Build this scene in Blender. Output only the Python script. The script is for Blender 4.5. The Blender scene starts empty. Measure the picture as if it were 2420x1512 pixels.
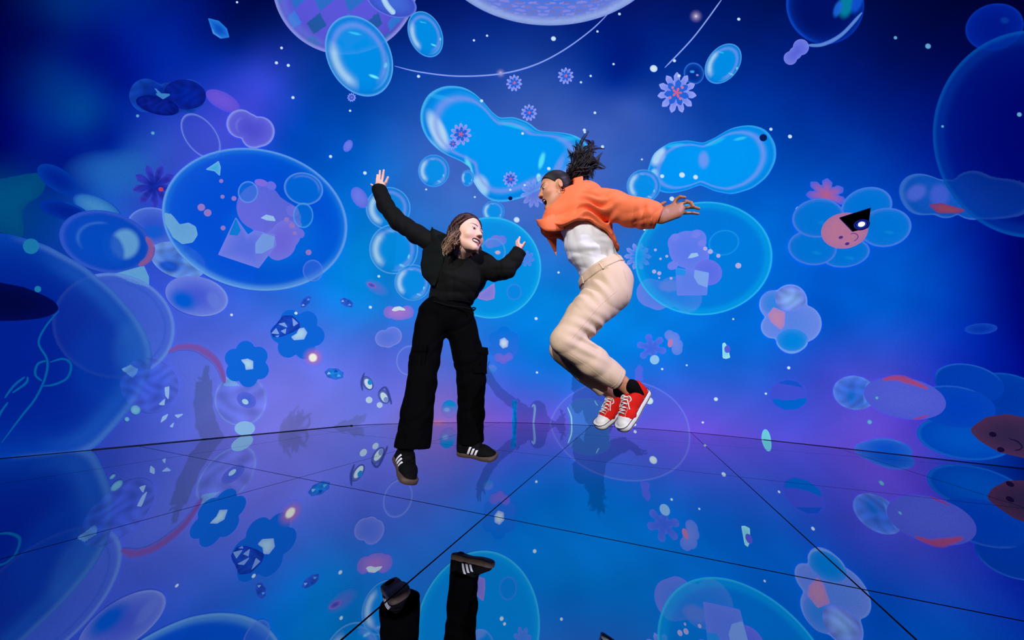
import bpy, bmesh, math, random
import numpy as np
from mathutils import Matrix, Vector

# ------------------------------------------------------------------ camera
CAM_H = 0.70                       # lens height above the mirror floor (m)
IMG_W, IMG_H, FPX = 2420.0, 1512.0, 735.0
UPC = np.array([0.0213844, 0.98049745, 0.19536492])      # world up seen in camera axes (right, up, forward)
FWC = np.array([0, 0, 1.0]); FWC -= FWC @ UPC * UPC; FWC /= np.linalg.norm(FWC)
RTC = np.cross(UPC, FWC); RTC *= np.sign(RTC[0])
CW = np.array([RTC, FWC, UPC])     # camera axes -> world axes
EYE = np.array([0, 0, CAM_H])

scene = bpy.context.scene
col = scene.collection
cd = bpy.data.cameras.new('camera')
cd.sensor_width = 36.0
cd.lens = FPX / IMG_W * 36.0
cd.clip_start = 0.05
cam = bpy.data.objects.new('camera', cd)
col.objects.link(cam)
xr, yu, zb = CW[:, 0], CW[:, 1], -CW[:, 2]
cam.matrix_world = Matrix(((xr[0], yu[0], zb[0], 0), (xr[1], yu[1], zb[1], 0), (xr[2], yu[2], zb[2], CAM_H), (0, 0, 0, 1)))
scene.camera = cam

# ------------------------------------------------------------------ world, lights, exposure
w = bpy.data.worlds.new('world'); scene.world = w
w.use_nodes = True
w.node_tree.nodes['Background'].inputs[0].default_value = (0.02, 0.03, 0.12, 1)
w.node_tree.nodes['Background'].inputs[1].default_value = 0.25

def lamp(name, kind, loc, target, power, color, **kw):
    d = bpy.data.lights.new(name, kind); d.energy = power; d.color = color
    for k, v in kw.items(): setattr(d, k, v)
    o = bpy.data.objects.new(name, d); col.objects.link(o)
    o.location = loc
    o.rotation_euler = (Vector(target) - Vector(loc)).to_track_quat('-Z', 'Y').to_euler()
    return o

# two ceiling projectors behind the camera throw their light low on the screen walls (and the jumpers' shadows with it)
PROJ = [dict(loc=(6.4, -3.0, 5.8), tgt=(-2.5, 3.9, 0.7), power=3200.0, color=(0.66, 0.60, 1.0), size=math.radians(30), blend=0.8),
        dict(loc=(-2.4, -9.0, 5.2), tgt=(0.75, 4.0, 0.95), power=4700.0, color=(1.0, 0.93, 0.90), size=math.radians(26), blend=0.7)]
for q in PROJ:
    lamp('ceiling_projector_light', 'SPOT', q['loc'], q['tgt'], q['power'], q['color'], spot_size=q['size'], spot_blend=q['blend'], shadow_soft_size=0.02)
# the photographer's flash head, high beside the lens and tilted down
lamp('flash_light', 'SPOT', (-1.1, 0.0, 2.2), (0.1, 1.75, 1.15), 52.0, (1.0, 0.90, 0.80), spot_size=math.radians(64), spot_blend=0.8, shadow_soft_size=0.14)

vs = scene.view_settings
vs.view_transform = 'Standard'; vs.look = 'None'; vs.exposure = 0.0; vs.gamma = 1.0; vs.use_curve_mapping = False
scene.cycles.caustics_reflective = False
scene.cycles.caustics_refractive = False

# ------------------------------------------------------------------ helpers
def lin(c):
    c = np.asarray(c, float) / 255.0
    return np.where(c <= 0.04045, c / 12.92, ((c + 0.055) / 1.055) ** 2.4)

def art(c):
    """artwork colours as the projectors show them: greener blues, softer violets"""
    c = np.array(c, float); r, g, b = c[..., 0].copy(), c[..., 1].copy(), c[..., 2].copy()
    g2 = g + 46 * np.clip(b - g, 0, 255) / 255 * b / 255 * np.clip(1 - r / 140, 0, 1)
    b2 = np.minimum(b * (1.22 - 0.29 * np.minimum(b / 230, 1)), 255) * np.where((r > g + 40) & (r > b), 0.95, 1.0)
    return lin(np.stack([np.where(r < 60, np.maximum(r * 0.98 - 5, 0), r * 0.93), g2, b2], -1))

def rays(x, y):
    c = np.stack([np.asarray(x, float) - IMG_W / 2, -(np.asarray(y, float) - IMG_H / 2), np.full(np.shape(x), FPX)], -1)
    return c @ CW.T

def at(x, y, Y):
    """world point on the line of sight of a picture position, Y metres in front of the lens"""
    d = rays(np.array(x, float), np.array(y, float))
    return d * (Y / d[..., 1:2] if d.ndim > 1 else Y / d[1]) + EYE

def toimg(p):
    c = (np.asarray(p, float) - EYE) @ CW
    z = np.maximum(c[..., 2], 0.05)
    return c[..., 0] / z * FPX + IMG_W / 2, IMG_H / 2 - c[..., 1] / z * FPX

def tag(o, label=None, cat=None, group=None, kind=None):
    if label: o['label'] = label
    if cat: o['category'] = cat
    if group: o['group'] = group
    if kind: o['kind'] = kind
    return o

def empty(name, loc=(0, 0, 0), parent=None):
    o = bpy.data.objects.new(name, None); col.objects.link(o); o.location = loc; o.empty_display_size = 0.1
    if parent: o.parent = parent
    return o

def mesh_obj(name, V, F, mat=None, parent=None, smooth=True, attrs=None):
    me = bpy.data.meshes.new(name)
    V = np.asarray(V, np.float32)
    if isinstance(F, np.ndarray) and F.ndim == 2:
        n, k = F.shape
        me.vertices.add(len(V)); me.vertices.foreach_set('co', V.ravel())
        me.loops.add(n * k); me.loops.foreach_set('vertex_index', F.astype(np.int32).ravel())
        me.polygons.add(n); me.polygons.foreach_set('loop_start', np.arange(0, n * k, k, dtype=np.int32))
        me.update(calc_edges=True)
    else:
        me.from_pydata([tuple(map(float, v)) for v in V], [], [tuple(map(int, f)) for f in F])
    me.validate()
    if smooth: me.polygons.foreach_set('use_smooth', [True] * len(me.polygons))
    for nm, arr in (attrs or {}).items():
        a = me.color_attributes.new(nm, 'FLOAT_COLOR', 'POINT')
        c = np.ones((len(V), 4), np.float32); c[:, :3] = arr
        a.data.foreach_set('color', c.ravel())
    me.update()
    o = bpy.data.objects.new(name, me); col.objects.link(o)
    if mat: me.materials.append(mat)
    if parent: o.parent = parent
    return o

def material(name, color=(0.5, 0.5, 0.5), rough=0.6, metal=0.0, attr=None, bump=None, sheen=0.0, spec=0.5, sub=0.0, grain=0.0):
    """principled material; color is sRGB 0-255; bump = (scale, strength, kind)"""
    m = bpy.data.materials.new(name); m.use_nodes = True
    nt = m.node_tree; b = nt.nodes['Principled BSDF']
    c = lin(color)
    b.inputs['Base Color'].default_value = (*c, 1); b.inputs['Roughness'].default_value = rough
    b.inputs['Metallic'].default_value = metal
    b.inputs['Specular IOR Level'].default_value = spec
    if sheen: b.inputs['Sheen Weight'].default_value = sheen
    if sub:
        b.inputs['Subsurface Weight'].default_value = sub; b.inputs['Subsurface Radius'].default_value = (0.012, 0.005, 0.003); b.inputs['Subsurface Scale'].default_value = 0.5
    src = None
    if attr:
        a = nt.nodes.new('ShaderNodeVertexColor'); a.layer_name = attr; src = a.outputs[0]
    tc = nt.nodes.new('ShaderNodeTexCoord')
    if grain:
        n = nt.nodes.new('ShaderNodeTexNoise'); n.inputs['Scale'].default_value = 90; n.inputs['Detail'].default_value = 4
        nt.links.new(tc.outputs['Object'], n.inputs['Vector'])
        mr = nt.nodes.new('ShaderNodeMapRange'); mr.inputs[1].default_value = 0.3; mr.inputs[2].default_value = 0.7; mr.inputs[3].default_value = 1 - grain; mr.inputs[4].default_value = 1 + grain
        nt.links.new(n.outputs['Fac'], mr.inputs[0])
        mx = nt.nodes.new('ShaderNodeMix'); mx.data_type = 'RGBA'; mx.blend_type = 'MULTIPLY'; mx.inputs[0].default_value = 1
        if src: nt.links.new(src, mx.inputs[6])
        else: mx.inputs[6].default_value = (*c, 1)
        nt.links.new(mr.outputs[0], mx.inputs[7]); src = mx.outputs[2]
    if src: nt.links.new(src, b.inputs['Base Color'])
    if bump:
        sc, st, kind = bump
        if kind == 'noise':
            t = nt.nodes.new('ShaderNodeTexNoise'); t.inputs['Scale'].default_value = sc; t.inputs['Detail'].default_value = 5; out = t.outputs['Fac']
        else:
            t = nt.nodes.new('ShaderNodeTexWave'); t.inputs['Scale'].default_value = sc; t.inputs['Distortion'].default_value = 1.5; t.bands_direction = kind; out = t.outputs['Fac']
        nt.links.new(tc.outputs['Object'], t.inputs['Vector'])
        bp = nt.nodes.new('ShaderNodeBump'); bp.inputs['Strength'].default_value = st; bp.inputs['Distance'].default_value = 0.004
        nt.links.new(out, bp.inputs['Height']); nt.links.new(bp.outputs[0], b.inputs['Normal'])
    return m

# ------------------------------------------------------------------ the screen wall: straight left, rounded back, straight right
KN = np.array([(-8.2, 0.96), (-5.93, 3.89), (-3.43, 7.10), (-2.62, 7.52), (-1.89, 7.80), (-0.21, 8.16), (1.0, 8.12), (1.99, 7.95),
               (3.1, 7.62), (3.95, 7.20), (4.97, 6.40), (5.72, 5.72), (6.9, 4.55), (9.6, 1.88)]) * CAM_H
def smooth_line(K, step=0.02):
    out = []
    for i in range(len(K) - 1):
        p0, p1, p2, p3 = K[max(i - 1, 0)], K[i], K[i + 1], K[min(i + 2, len(K) - 1)]
        n = max(2, int(np.linalg.norm(p2 - p1) / step))
        t = np.linspace(0, 1, n, endpoint=False)[:, None]
        straight = i < 2 or i > 9
        if straight: out.append(p1 + (p2 - p1) * t)
        else:
            h = 0.5
            m1, m2 = (p2 - p0) * h, (p3 - p1) * h
            l = np.linalg.norm(p2 - p1); m1 *= l / max(np.linalg.norm(m1), 1e-6); m2 *= l / max(np.linalg.norm(m2), 1e-6)
            out.append((2*t**3-3*t**2+1)*p1 + (t**3-2*t**2+t)*m1 + (-2*t**3+3*t**2)*p2 + (t**3-t**2)*m2)
    out.append(K[-1:])
    return np.concatenate(out)
WL = smooth_line(KN)
_k = np.exp(-0.5 * (np.arange(-30, 31) / 11.0) ** 2); _k /= _k.sum()            # ease the bends between the wall sections
_pad = np.concatenate([WL[0] + (WL[0] - WL[1]) * np.arange(30, 0, -1)[:, None], WL, WL[-1] + (WL[-1] - WL[-2]) * np.arange(1, 31)[:, None]])
WL = np.stack([np.convolve(_pad[:, k], _k, 'valid') for k in (0, 1)], 1)
WAZ = np.arctan2(WL[:, 0], WL[:, 1])
tg = np.gradient(WL, axis=0); tg /= np.linalg.norm(tg, axis=1)[:, None]
WN = np.stack([tg[:, 1], -tg[:, 0]], 1)           # inward normal
WS = np.concatenate([[0], np.cumsum(np.linalg.norm(np.diff(WL, axis=0), axis=1))])
S_SPLIT = (WS[np.argmin(np.abs(WL - KN[2]).sum(1))], WS[np.argmin(np.abs(WL - KN[10]).sum(1))])

LEAN_AZ = np.radians([-60, -41, -35, -29, -22, -10, 0, 12, 25, 35, 48, 60]); LEAN_C = np.array([0, 0.02, 0.13, 0.20, 0.40, 0.39, 0.35, 0.28, 0.20, 0.16, 0, 0])
def lean(az, z):
    """the rounded back of the screen leans in over the floor: inward shift at height z"""
    return np.interp(az, LEAN_AZ, LEAN_C) * 1.75 * (1 - np.exp(-((z / 1.75) + 0.5 * (z / 1.75) ** 2)))

def on_wall(x, y, off=0.0):
    """wall point seen at a picture position, lifted `off` metres off the wall"""
    d = rays(x, y); az = np.arctan2(d[..., 0], d[..., 1])
    az = np.clip(az, WAZ[0], WAZ[-1])
    wx = np.interp(az, WAZ, WL[:, 0]); wy = np.interp(az, WAZ, WL[:, 1])
    nx = np.interp(az, WAZ, WN[:, 0]); ny = np.interp(az, WAZ, WN[:, 1])
    r0 = np.hypot(wx, wy); tn = d[..., 2] / np.hypot(d[..., 0], d[..., 1]); r = r0.copy()
    for _ in range(40):
        z = np.clip(CAM_H + tn * r, 0.004, 9.98); r = 0.5 * r + 0.5 * (r0 - lean(az, z))
    z = np.clip(CAM_H + tn * r, 0.004, 9.98); k = r / r0
    return np.stack([wx * k + nx * off, wy * k + ny * off, z], -1), np.stack([nx, ny, np.zeros_like(nx)], -1)

def light_on(p, n):
    """light (per unit albedo) that the projectors throw on the screen"""
    E = np.zeros((len(p), 3))
    for q in PROJ:
        L = np.array(q['loc']); ax = np.array(q['tgt']) - L; ax /= np.linalg.norm(ax)
        d = L - p; r = np.linalg.norm(d, axis=1); d = d / r[:, None]
        c = np.clip((d * n).sum(1), 0, 1)
        ca = -(d @ ax); ang = np.cos(q['size'] / 2)
        sm = np.clip((1 / np.maximum(ca, 1e-3) * -1 + 1 / ang), -1, 1)
        ct = np.clip(ca, 1e-3, 1); spotmask = np.clip((ct - ang) / (q['blend'] * (1 - ang)), 0, 1); spotmask = spotmask ** 2 * (3 - 2 * spotmask)
        E += (q['power'] / (4 * math.pi * math.pi * r * r) * c * spotmask)[:, None] * np.array(q['color'])
    return E
def screen_colors(pic, p, n):
    """split a target picture colour into the wall's reflectance and a glow standing in for projected light"""
    alb = np.clip(pic * 0.9, 0.002, 0.85)
    glow = pic - light_on(p, n) * alb
    return np.maximum(glow, pic * 0.25), alb

def screen_material():
    m = bpy.data.materials.new('projection_screen'); m.use_nodes = True
    nt = m.node_tree; nt.nodes.clear()
    out = nt.nodes.new('ShaderNodeOutputMaterial'); em = nt.nodes.new('ShaderNodeEmission'); df = nt.nodes.new('ShaderNodeBsdfDiffuse'); ad = nt.nodes.new('ShaderNodeAddShader')
    a = nt.nodes.new('ShaderNodeVertexColor'); a.layer_name = 'glow'; b = nt.nodes.new('ShaderNodeVertexColor'); b.layer_name = 'paint'
    tc = nt.nodes.new('ShaderNodeNewGeometry'); n = nt.nodes.new('ShaderNodeTexNoise'); n.inputs['Scale'].default_value = 190; n.inputs['Detail'].default_value = 2
    mr = nt.nodes.new('ShaderNodeMapRange'); mr.inputs[1].default_value = 0.3; mr.inputs[2].default_value = 0.7; mr.inputs[3].default_value = 0.86; mr.inputs[4].default_value = 1.14
    nt.links.new(tc.outputs['Position'], n.inputs['Vector']); nt.links.new(n.outputs['Fac'], mr.inputs[0])
    nt.links.new(a.outputs[0], em.inputs['Color']); nt.links.new(mr.outputs[0], em.inputs['Strength']); nt.links.new(b.outputs[0], df.inputs['Color'])
    nt.links.new(em.outputs[0], ad.inputs[0]); nt.links.new(df.outputs[0], ad.inputs[1]); nt.links.new(ad.outputs[0], out.inputs[0])
    m.cycles.emission_sampling = 'NONE'
    return m
M_SCREEN = screen_material()

# colours of the projected sky, lens vignette and projection falloff baked in, as (x, y, r, g, b) in the artwork's own layout
SKY = """0 0 0 4 55|150 30 0 34 108|300 60 0 20 128|450 30 2 15 110|560 100 2 20 100|600 30 0 10 72|1050 60 12 28 112|1500 60 8 20 104|1750 60 4 20 96|2000 40 0 12 75|2200 60 0 5 55|2400 20 0 0 42
0 200 0 4 78|120 170 0 34 112|200 130 0 8 105|290 190 0 10 118|100 80 0 8 80|350 120 0 20 140|500 170 18 34 168|620 190 58 56 218|640 260 48 52 205|720 200 16 48 158|950 250 22 64 168|1300 220 52 76 170|1150 120 18 44 138|1400 150 10 36 135|1460 190 0 25 128|1560 130 0 30 125|1700 250 10 46 150|1850 200 0 32 132|2000 200 0 20 110|2150 200 0 12 90|2400 200 0 0 66
0 350 0 0 88|100 330 0 18 118|200 270 0 60 140|170 380 0 12 118|260 345 0 14 130|300 380 32 82 176|250 400 22 72 165|400 340 52 66 196|560 300 66 60 206|700 330 0 54 184|850 380 10 76 200|950 330 38 80 186|1450 380 60 90 190|1480 250 60 80 180|1480 320 58 82 184|1900 400 0 56 176|2050 350 0 40 150|2180 350 0 20 130|2400 350 0 0 88
0 450 0 58 108|60 520 0 50 120|250 430 26 76 186|350 450 46 60 190|900 400 20 92 216|850 600 0 110 232|950 480 42 96 206|1200 550 58 100 206|1350 620 40 100 216|1450 550 58 96 196|1480 480 50 86 186|1850 560 0 80 216|1950 650 0 66 206|2200 600 0 50 180|2350 600 0 8 118
0 700 0 10 108|420 780 72 82 212|600 720 58 86 226|700 700 40 90 230|850 720 18 112 240|880 800 72 96 236|1300 720 0 110 236|1400 850 4 100 236|1550 780 0 100 236|1700 720 0 86 226|1950 750 0 66 206|2100 700 0 70 210|2300 720 0 30 160|2400 720 0 0 108
450 870 90 96 222|700 850 106 106 236|800 900 112 112 242|900 880 102 102 242|1250 880 34 94 236|1650 850 20 86 226|1800 830 18 80 220|1950 850 52 62 206|2100 860 62 62 206|2250 850 20 30 176|2400 850 0 4 128
0 1000 0 14 108|400 980 80 86 212|850 960 112 112 242|900 990 116 112 242|1040 990 156 112 218|1200 930 82 86 236|1300 960 90 86 232|1600 950 86 80 232|1750 970 80 76 222|1900 1000 76 66 216|2050 1000 96 66 206|2150 1010 82 52 196|2350 1030 0 38 150|2420 1000 0 10 110"""
SKYP = np.array([[float(v) for v in t.split()] for line in SKY.split('\n') for t in line.split('|')])
def _tps_basis(dx, dy):
    d2 = dx * dx + dy * dy
    return np.where(d2 > 0, d2 * np.log(np.maximum(d2, 1e-12)), 0.0)
_px, _py = SKYP[:, 0] / 400, SKYP[:, 1] / 400
_n = len(_px)
_K = _tps_basis(_px[:, None] - _px[None], _py[:, None] - _py[None]) + np.eye(_n) * 0.012
_Pm = np.stack([np.ones(_n), _px, _py], 1)
_A = np.block([[_K, _Pm], [_Pm.T, np.zeros((3, 3))]])
_C = np.linalg.solve(_A, np.concatenate([SKYP[:, 2:], np.zeros((3, 3))]))
def sky(x, y):
    x = np.clip(np.ravel(x), -60, 2480); y = np.clip(np.ravel(y), -60, 1060)
    out = np.empty((len(x), 3))
    for i in range(0, len(x), 20000):
        u, v = x[i:i+20000] / 400, y[i:i+20000] / 400
        out[i:i+20000] = _tps_basis(u[:, None] - _px[None], v[:, None] - _py[None]) @ _C[:_n] + np.stack([np.ones(len(u)), u, v], 1) @ _C[_n:]
    # slow cloudiness
    t = np.sin(x / 61 + 1.7 * np.sin(y / 83)) * np.sin(y / 47 + 1.3 * np.sin(x / 71)) + 0.5 * np.sin(x / 23 + 2 * np.sin(y / 31)) * np.sin(y / 27 + x / 57)
    return art(np.clip(out * (1 + 0.035 * t[:, None]), 0, 250))

def wall_piece(name, s0, s1):
    s = np.linspace(s0, s1, max(3, int((s1 - s0) / 0.036)))
    z = np.concatenate([np.linspace(0, 2.5, 46), np.linspace(2.5, 10.0, 84)[1:]])
    X = np.interp(s, WS, WL[:, 0]); Y = np.interp(s, WS, WL[:, 1]); NX = np.interp(s, WS, WN[:, 0]); NY = np.interp(s, WS, WN[:, 1])
    P = np.stack([np.repeat(X, len(z)), np.repeat(Y, len(z)), np.tile(z, len(s))], 1)
    N = np.stack([np.repeat(NX, len(z)), np.repeat(NY, len(z)), np.zeros(len(P))], 1)
    az = np.arctan2(P[:, 0], P[:, 1]); k = 1 - lean(az, P[:, 2]) / np.hypot(P[:, 0], P[:, 1]); P[:, :2] *= k[:, None]
    ix, iy = toimg(P)
    g, a = screen_colors(sky(ix, iy), P, N)
    i, j = np.meshgrid(np.arange(len(s) - 1), np.arange(len(z) - 1), indexing='ij')
    q = (i * len(z) + j).ravel(); F = np.stack([q, q + len(z), q + len(z) + 1, q + 1], 1)
    o = mesh_obj(name, P, F, M_SCREEN, attrs={'glow': g, 'paint': a})
    sm = o.modifiers.new('thickness', 'SOLIDIFY'); sm.thickness = 0.06; sm.offset = -1; sm.use_rim = False
    return tag(o, kind='structure')
wall_piece('wall_left', 0, S_SPLIT[0]); wall_piece('wall_back', S_SPLIT[0], S_SPLIT[1]); wall_piece('wall_right', S_SPLIT[1], WS[-1])

# ------------------------------------------------------------------ mirror floor of big square tiles
AZ = math.radians(22.03)
UA = np.array([math.sin(AZ), math.cos(AZ)]); UB = np.array([-math.cos(AZ), math.sin(AZ)])
TILE = 2.13 * CAM_H; A0, B0 = 2.37 * CAM_H, 1.13 * CAM_H
m_under = material('black_subfloor', (5, 6, 14), 0.7)
mir = bpy.data.materials.new('mirror_tile'); mir.use_nodes = True
pb = mir.node_tree.nodes['Principled BSDF']
pb.inputs['Base Color'].default_value = (0.50, 0.53, 0.60, 1); pb.inputs['Metallic'].default_value = 1; pb.inputs['Roughness'].default_value = 0.0
floor_poly = np.concatenate([WL[::8] , [(9.6 * CAM_H, -3.2), (-8.2 * CAM_H, -3.2)]])
def inside_floor(x, y):
    r = np.hypot(x, y); az = math.atan2(x, y)
    if y < -3.2: return False
    if az < WAZ[0] or az > WAZ[-1]: return abs(x) < 7.0
    return r < math.hypot(np.interp(az, WAZ, WL[:, 0]), np.interp(az, WAZ, WL[:, 1])) + 0.001
floor = mesh_obj('floor', [(x, y, -0.05) for x, y in floor_poly] + [(x, y, -0.012) for x, y in floor_poly],
                 [list(range(len(floor_poly)))[::-1], list(range(len(floor_poly), 2 * len(floor_poly)))], m_under, smooth=False)
tag(floor, kind='structure')
def clip_poly(poly, n, c):
    out = []
    for k in range(len(poly)):
        p, q = poly[k], poly[(k + 1) % len(poly)]
        dp, dq = p @ n - c, q @ n - c
        if dp <= 0: out.append(p)
        if dp * dq < 0: out.append(p + (q - p) * (dp / (dp - dq)))
    return out
HULL = []
hp = np.concatenate([WL[::30] + WN[::30] * 0.006])
for ia in range(-3, 5):
    for ib in range(-5, 5):
        g = 0.0035
        a0, a1 = A0 + ia * TILE + g, A0 + (ia + 1) * TILE - g
        b0, b1 = B0 + ib * TILE + g, B0 + (ib + 1) * TILE - g
        poly = [UA * a + UB * b for a, b in ((a0, b0), (a0, b1), (a1, b1), (a1, b0))]
        # trim to the (convex) room outline
        for k in range(len(hp) - 1):
            t = hp[k + 1] - hp[k]; n = np.array([-t[1], t[0]]); n /= np.linalg.norm(n)
            poly = clip_poly(poly, n, hp[k] @ n)
            if len(poly) < 3: break
        if len(poly) >= 3: poly = clip_poly(poly, np.array([0, -1.0]), 3.1)
        if len(poly) >= 3:
            for n, c in ((np.array([1.0, 0]), 6.6), (np.array([-1.0, 0]), 5.7)): 
                poly = clip_poly(poly, n, c) if len(poly) >= 3 else poly
        if len(poly) < 3: continue
        area = 0.5 * sum(poly[k][0] * poly[(k+1) % len(poly)][1] - poly[(k+1) % len(poly)][0] * poly[k][1] for k in range(len(poly)))
        if abs(area) < 0.02: continue
        if area < 0: poly = poly[::-1]
        cx, cy = np.mean(poly, 0); nn = len(poly)
        V = [(p[0], p[1], 0.0) for p in poly] + [(p[0], p[1], -0.012) for p in poly]
        F = [list(range(nn)), list(range(nn, 2 * nn))[::-1]] + [[k, k + nn, (k + 1) % nn + nn, (k + 1) % nn] for k in range(nn)]
        mesh_obj('mirror_tile', V, F, mir, floor, smooth=False)

# black gap strip along the foot of the wall; on the left it ends in a small round stop
m_strip = material('black_rubber_strip', (4, 5, 10), 0.6)
def strip(name, s0, s1, r):
    n = max(8, int((s1 - s0) / 0.06)); q = np.linspace(s0, s1, n)
    c = np.stack([np.interp(q, WS, WL[:, 0] + WN[:, 0] * (r + 0.008)), np.interp(q, WS, WL[:, 1] + WN[:, 1] * (r + 0.008))], 1)
    nn = np.stack([np.interp(q, WS, WN[:, 0]), np.interp(q, WS, WN[:, 1])], 1)
    V = np.concatenate([np.stack([c[:, 0] + nn[:, 0] * dx, c[:, 1] + nn[:, 1] * dx, np.full(n, z)], 1) for dx, z in ((-r, 0.001), (-r, 2 * r), (r, 2 * r), (r, 0.001))])
    i = np.arange(n - 1); F = np.concatenate([np.stack([a * n + i, a * n + i + 1, b * n + i + 1, b * n + i], 1) for a, b in ((0, 1), (1, 2), (2, 3), (3, 0))])
    return tag(mesh_obj(name, V, F, m_strip, smooth=False), kind='structure')
bl = strip('baseboard_left', 0, S_SPLIT[0], 0.004); strip('baseboard_back', S_SPLIT[0] + 0.02, S_SPLIT[1], 0.002); strip('baseboard_right', S_SPLIT[1], WS[-1], 0.003)
e = np.array([np.interp(S_SPLIT[0], WS, WL[:, 0] + WN[:, 0] * 0.02), np.interp(S_SPLIT[0], WS, WL[:, 1] + WN[:, 1] * 0.02)])
a_ = np.linspace(0, 2 * np.pi, 16, endpoint=False); V = np.concatenate([np.stack([e[0] + 0.016 * np.cos(a_), e[1] + 0.016 * np.sin(a_), np.full(16, z)], 1) for z in (0.001, 0.012)])
mesh_obj('strip_stop', V, [list(range(16))[::-1], list(range(16, 32))] + [[k, (k + 1) % 16, 16 + (k + 1) % 16, 16 + k] for k in range(16)], m_strip, bl, smooth=False)
# ------------------------------------------------------------------ the projected artwork: every motif is a flat picture lying on the screen wall
TH = np.linspace(0, 2 * np.pi, 361)
LAYERS = []
class Motif:
    def __init__(s, cx, cy, u, a=1.0, b=1.0, rot=0.0, **p):
        s.cx, s.cy, s.a, s.b, s.rot = cx, cy, a, b, math.radians(rot)
        s.u = u if u is not None else np.ones(361)
        s.p = p
        c, sn = math.cos(s.rot), math.sin(s.rot)
        ex = s.u * np.cos(TH) * a; ey = s.u * np.sin(TH) * b
        s.ox, s.oy = cx + ex * c - ey * sn, cy + ex * sn + ey * c
        s.bb = (s.ox.min(), s.oy.min(), s.ox.max(), s.oy.max())
        s.level = 1
    def polar(s, x, y):
        c, sn = math.cos(s.rot), math.sin(s.rot)
        dx, dy = x - s.cx, y - s.cy
        ex, ey = (dx * c + dy * sn) / s.a, (-dx * sn + dy * c) / s.b
        ph = np.arctan2(ey, ex) % (2 * np.pi)
        return np.hypot(ex, ey) / np.interp(ph, TH, s.u), np.arctan2(dy, dx)
    def paint(s, x, y, under):
        """colour of this motif over what lies under it (linear rgb)"""
        r, ph = s.polar(x, y); p = s.p
        rc = np.clip(r, 0, 1)[:, None]
        c0 = art(p.get('c', (0, 120, 245))); c1 = art(p.get('c1', p.get('c', (0, 120, 245))))
        e = p.get('e', 2.0)
        if 'dir' in p:          # linear gradient across the motif instead of a radial one
            t = np.clip(0.5 + 0.5 * ((x - s.cx) * math.cos(math.radians(p['dir'])) + (y - s.cy) * math.sin(math.radians(p['dir']))) / (max(s.a, s.b) * s.u.max()), 0, 1)[:, None]
            t = np.clip((t - 0.5) * p.get('k', 1.0) + 0.5, 0, 1)
        else: t = rc ** e
        colr = c0 * (1 - t) + c1 * t
        al = (p.get('al', 1.0) * (1 - rc ** e) + p.get('al1', p.get('al', 1.0)) * rc ** e)
        out = under * (1 - al) + colr * al
        if 'checker' in p:
            n, ca, cb = p['checker']
            dx, dy = (x - s.cx) / (s.a * s.u.max()), (y - s.cy) / (s.b * s.u.max())
            rr = np.clip(np.hypot(dx, dy), 0, 0.985); k = np.arcsin(rr) / np.maximum(rr, 1e-6)
            gx, gy = dx * k * n, dy * k * n
            if p.get('dots'):
                vrow = np.floor(gy * 1.5); ux = gx * 0.75 + 0.5 * (vrow % 2)
                cell = (((ux % 1) - 0.5) / 0.40) ** 2 + (((gy * 1.5 % 1) - 0.5) / 0.36) ** 2 < 1
            else:
                gx, gy = gx + 0.35 * gy, gy
                cell = (np.abs(((gx * 0.9) % 1) - 0.5) / 0.42 + np.abs(((gy * 0.9) % 1) - 0.5) / 0.52) < 0.92
            j = (0.75 + 0.25 * np.sin(np.floor(gx * 0.9) * 3.1 + np.floor(gy * 0.9) * 7.7))[:, None]
            out = np.where(cell[:, None], art(ca) * j, art(cb)) * (1 - 0.35 * rc ** 6) 
        for sp in p.get('spots', ()):
            dx_, dy_, sa, sb, srot, sc, sal = sp[:7]; soft = sp[7] if len(sp) > 7 else 0.5
            cc, ss = math.cos(math.radians(srot)), math.sin(math.radians(srot))
            ux, uy = x - s.cx - dx_, y - s.cy - dy_
            d = np.hypot((ux * cc + uy * ss) / sa, (-ux * ss + uy * cc) / sb)
            k = (sal * np.clip((1 - d) / max(soft, 1e-3) , 0, 1))[:, None]; k = k * k * (3 - 2 * k) if soft > 0.3 else k
            out = out * (1 - k) + art(sc) * k
        for rg in p.get('rings', ()):
            r0, wd, rc_, ral = rg[:4]
            k = ral * np.exp(-((r - r0) / wd) ** 2)
            if len(rg) > 4:      # only around one side: centre angle, half width (degrees)
                da = np.abs((ph - math.radians(rg[4]) + np.pi) % (2 * np.pi) - np.pi)
                k = k * np.clip((math.radians(rg[5]) - da) / math.radians(25) , 0, 1)
            k = k[:, None] * 0.8
            out = out * (1 - k) + art(rc_) * k
        if 'wob' in p:           # cloudy marbling
            f = p['wob']
            t = np.sin(x / f + 1.9 * np.sin(y / f / 1.3)) * np.sin(y / f * 1.2 + 1.4 * np.sin(x / f / 1.7))
            out = out * (1 + 0.22 * t[:, None])
        return np.clip(out, 0, 1)

def composite(x, y, upto):
    c = sky(x, y)
    for L in LAYERS[:upto]:
        x0, y0, x1, y1 = L.bb
        m = (x >= x0) & (x <= x1) & (y >= y0) & (y <= y1)
        if not m.any(): continue
        i = np.nonzero(m)[0]; r, _ = L.polar(x[i], y[i]); i = i[r <= 1.0]
        if len(i): c[i] = L.paint(x[i], y[i], c[i])
    return c

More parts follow.
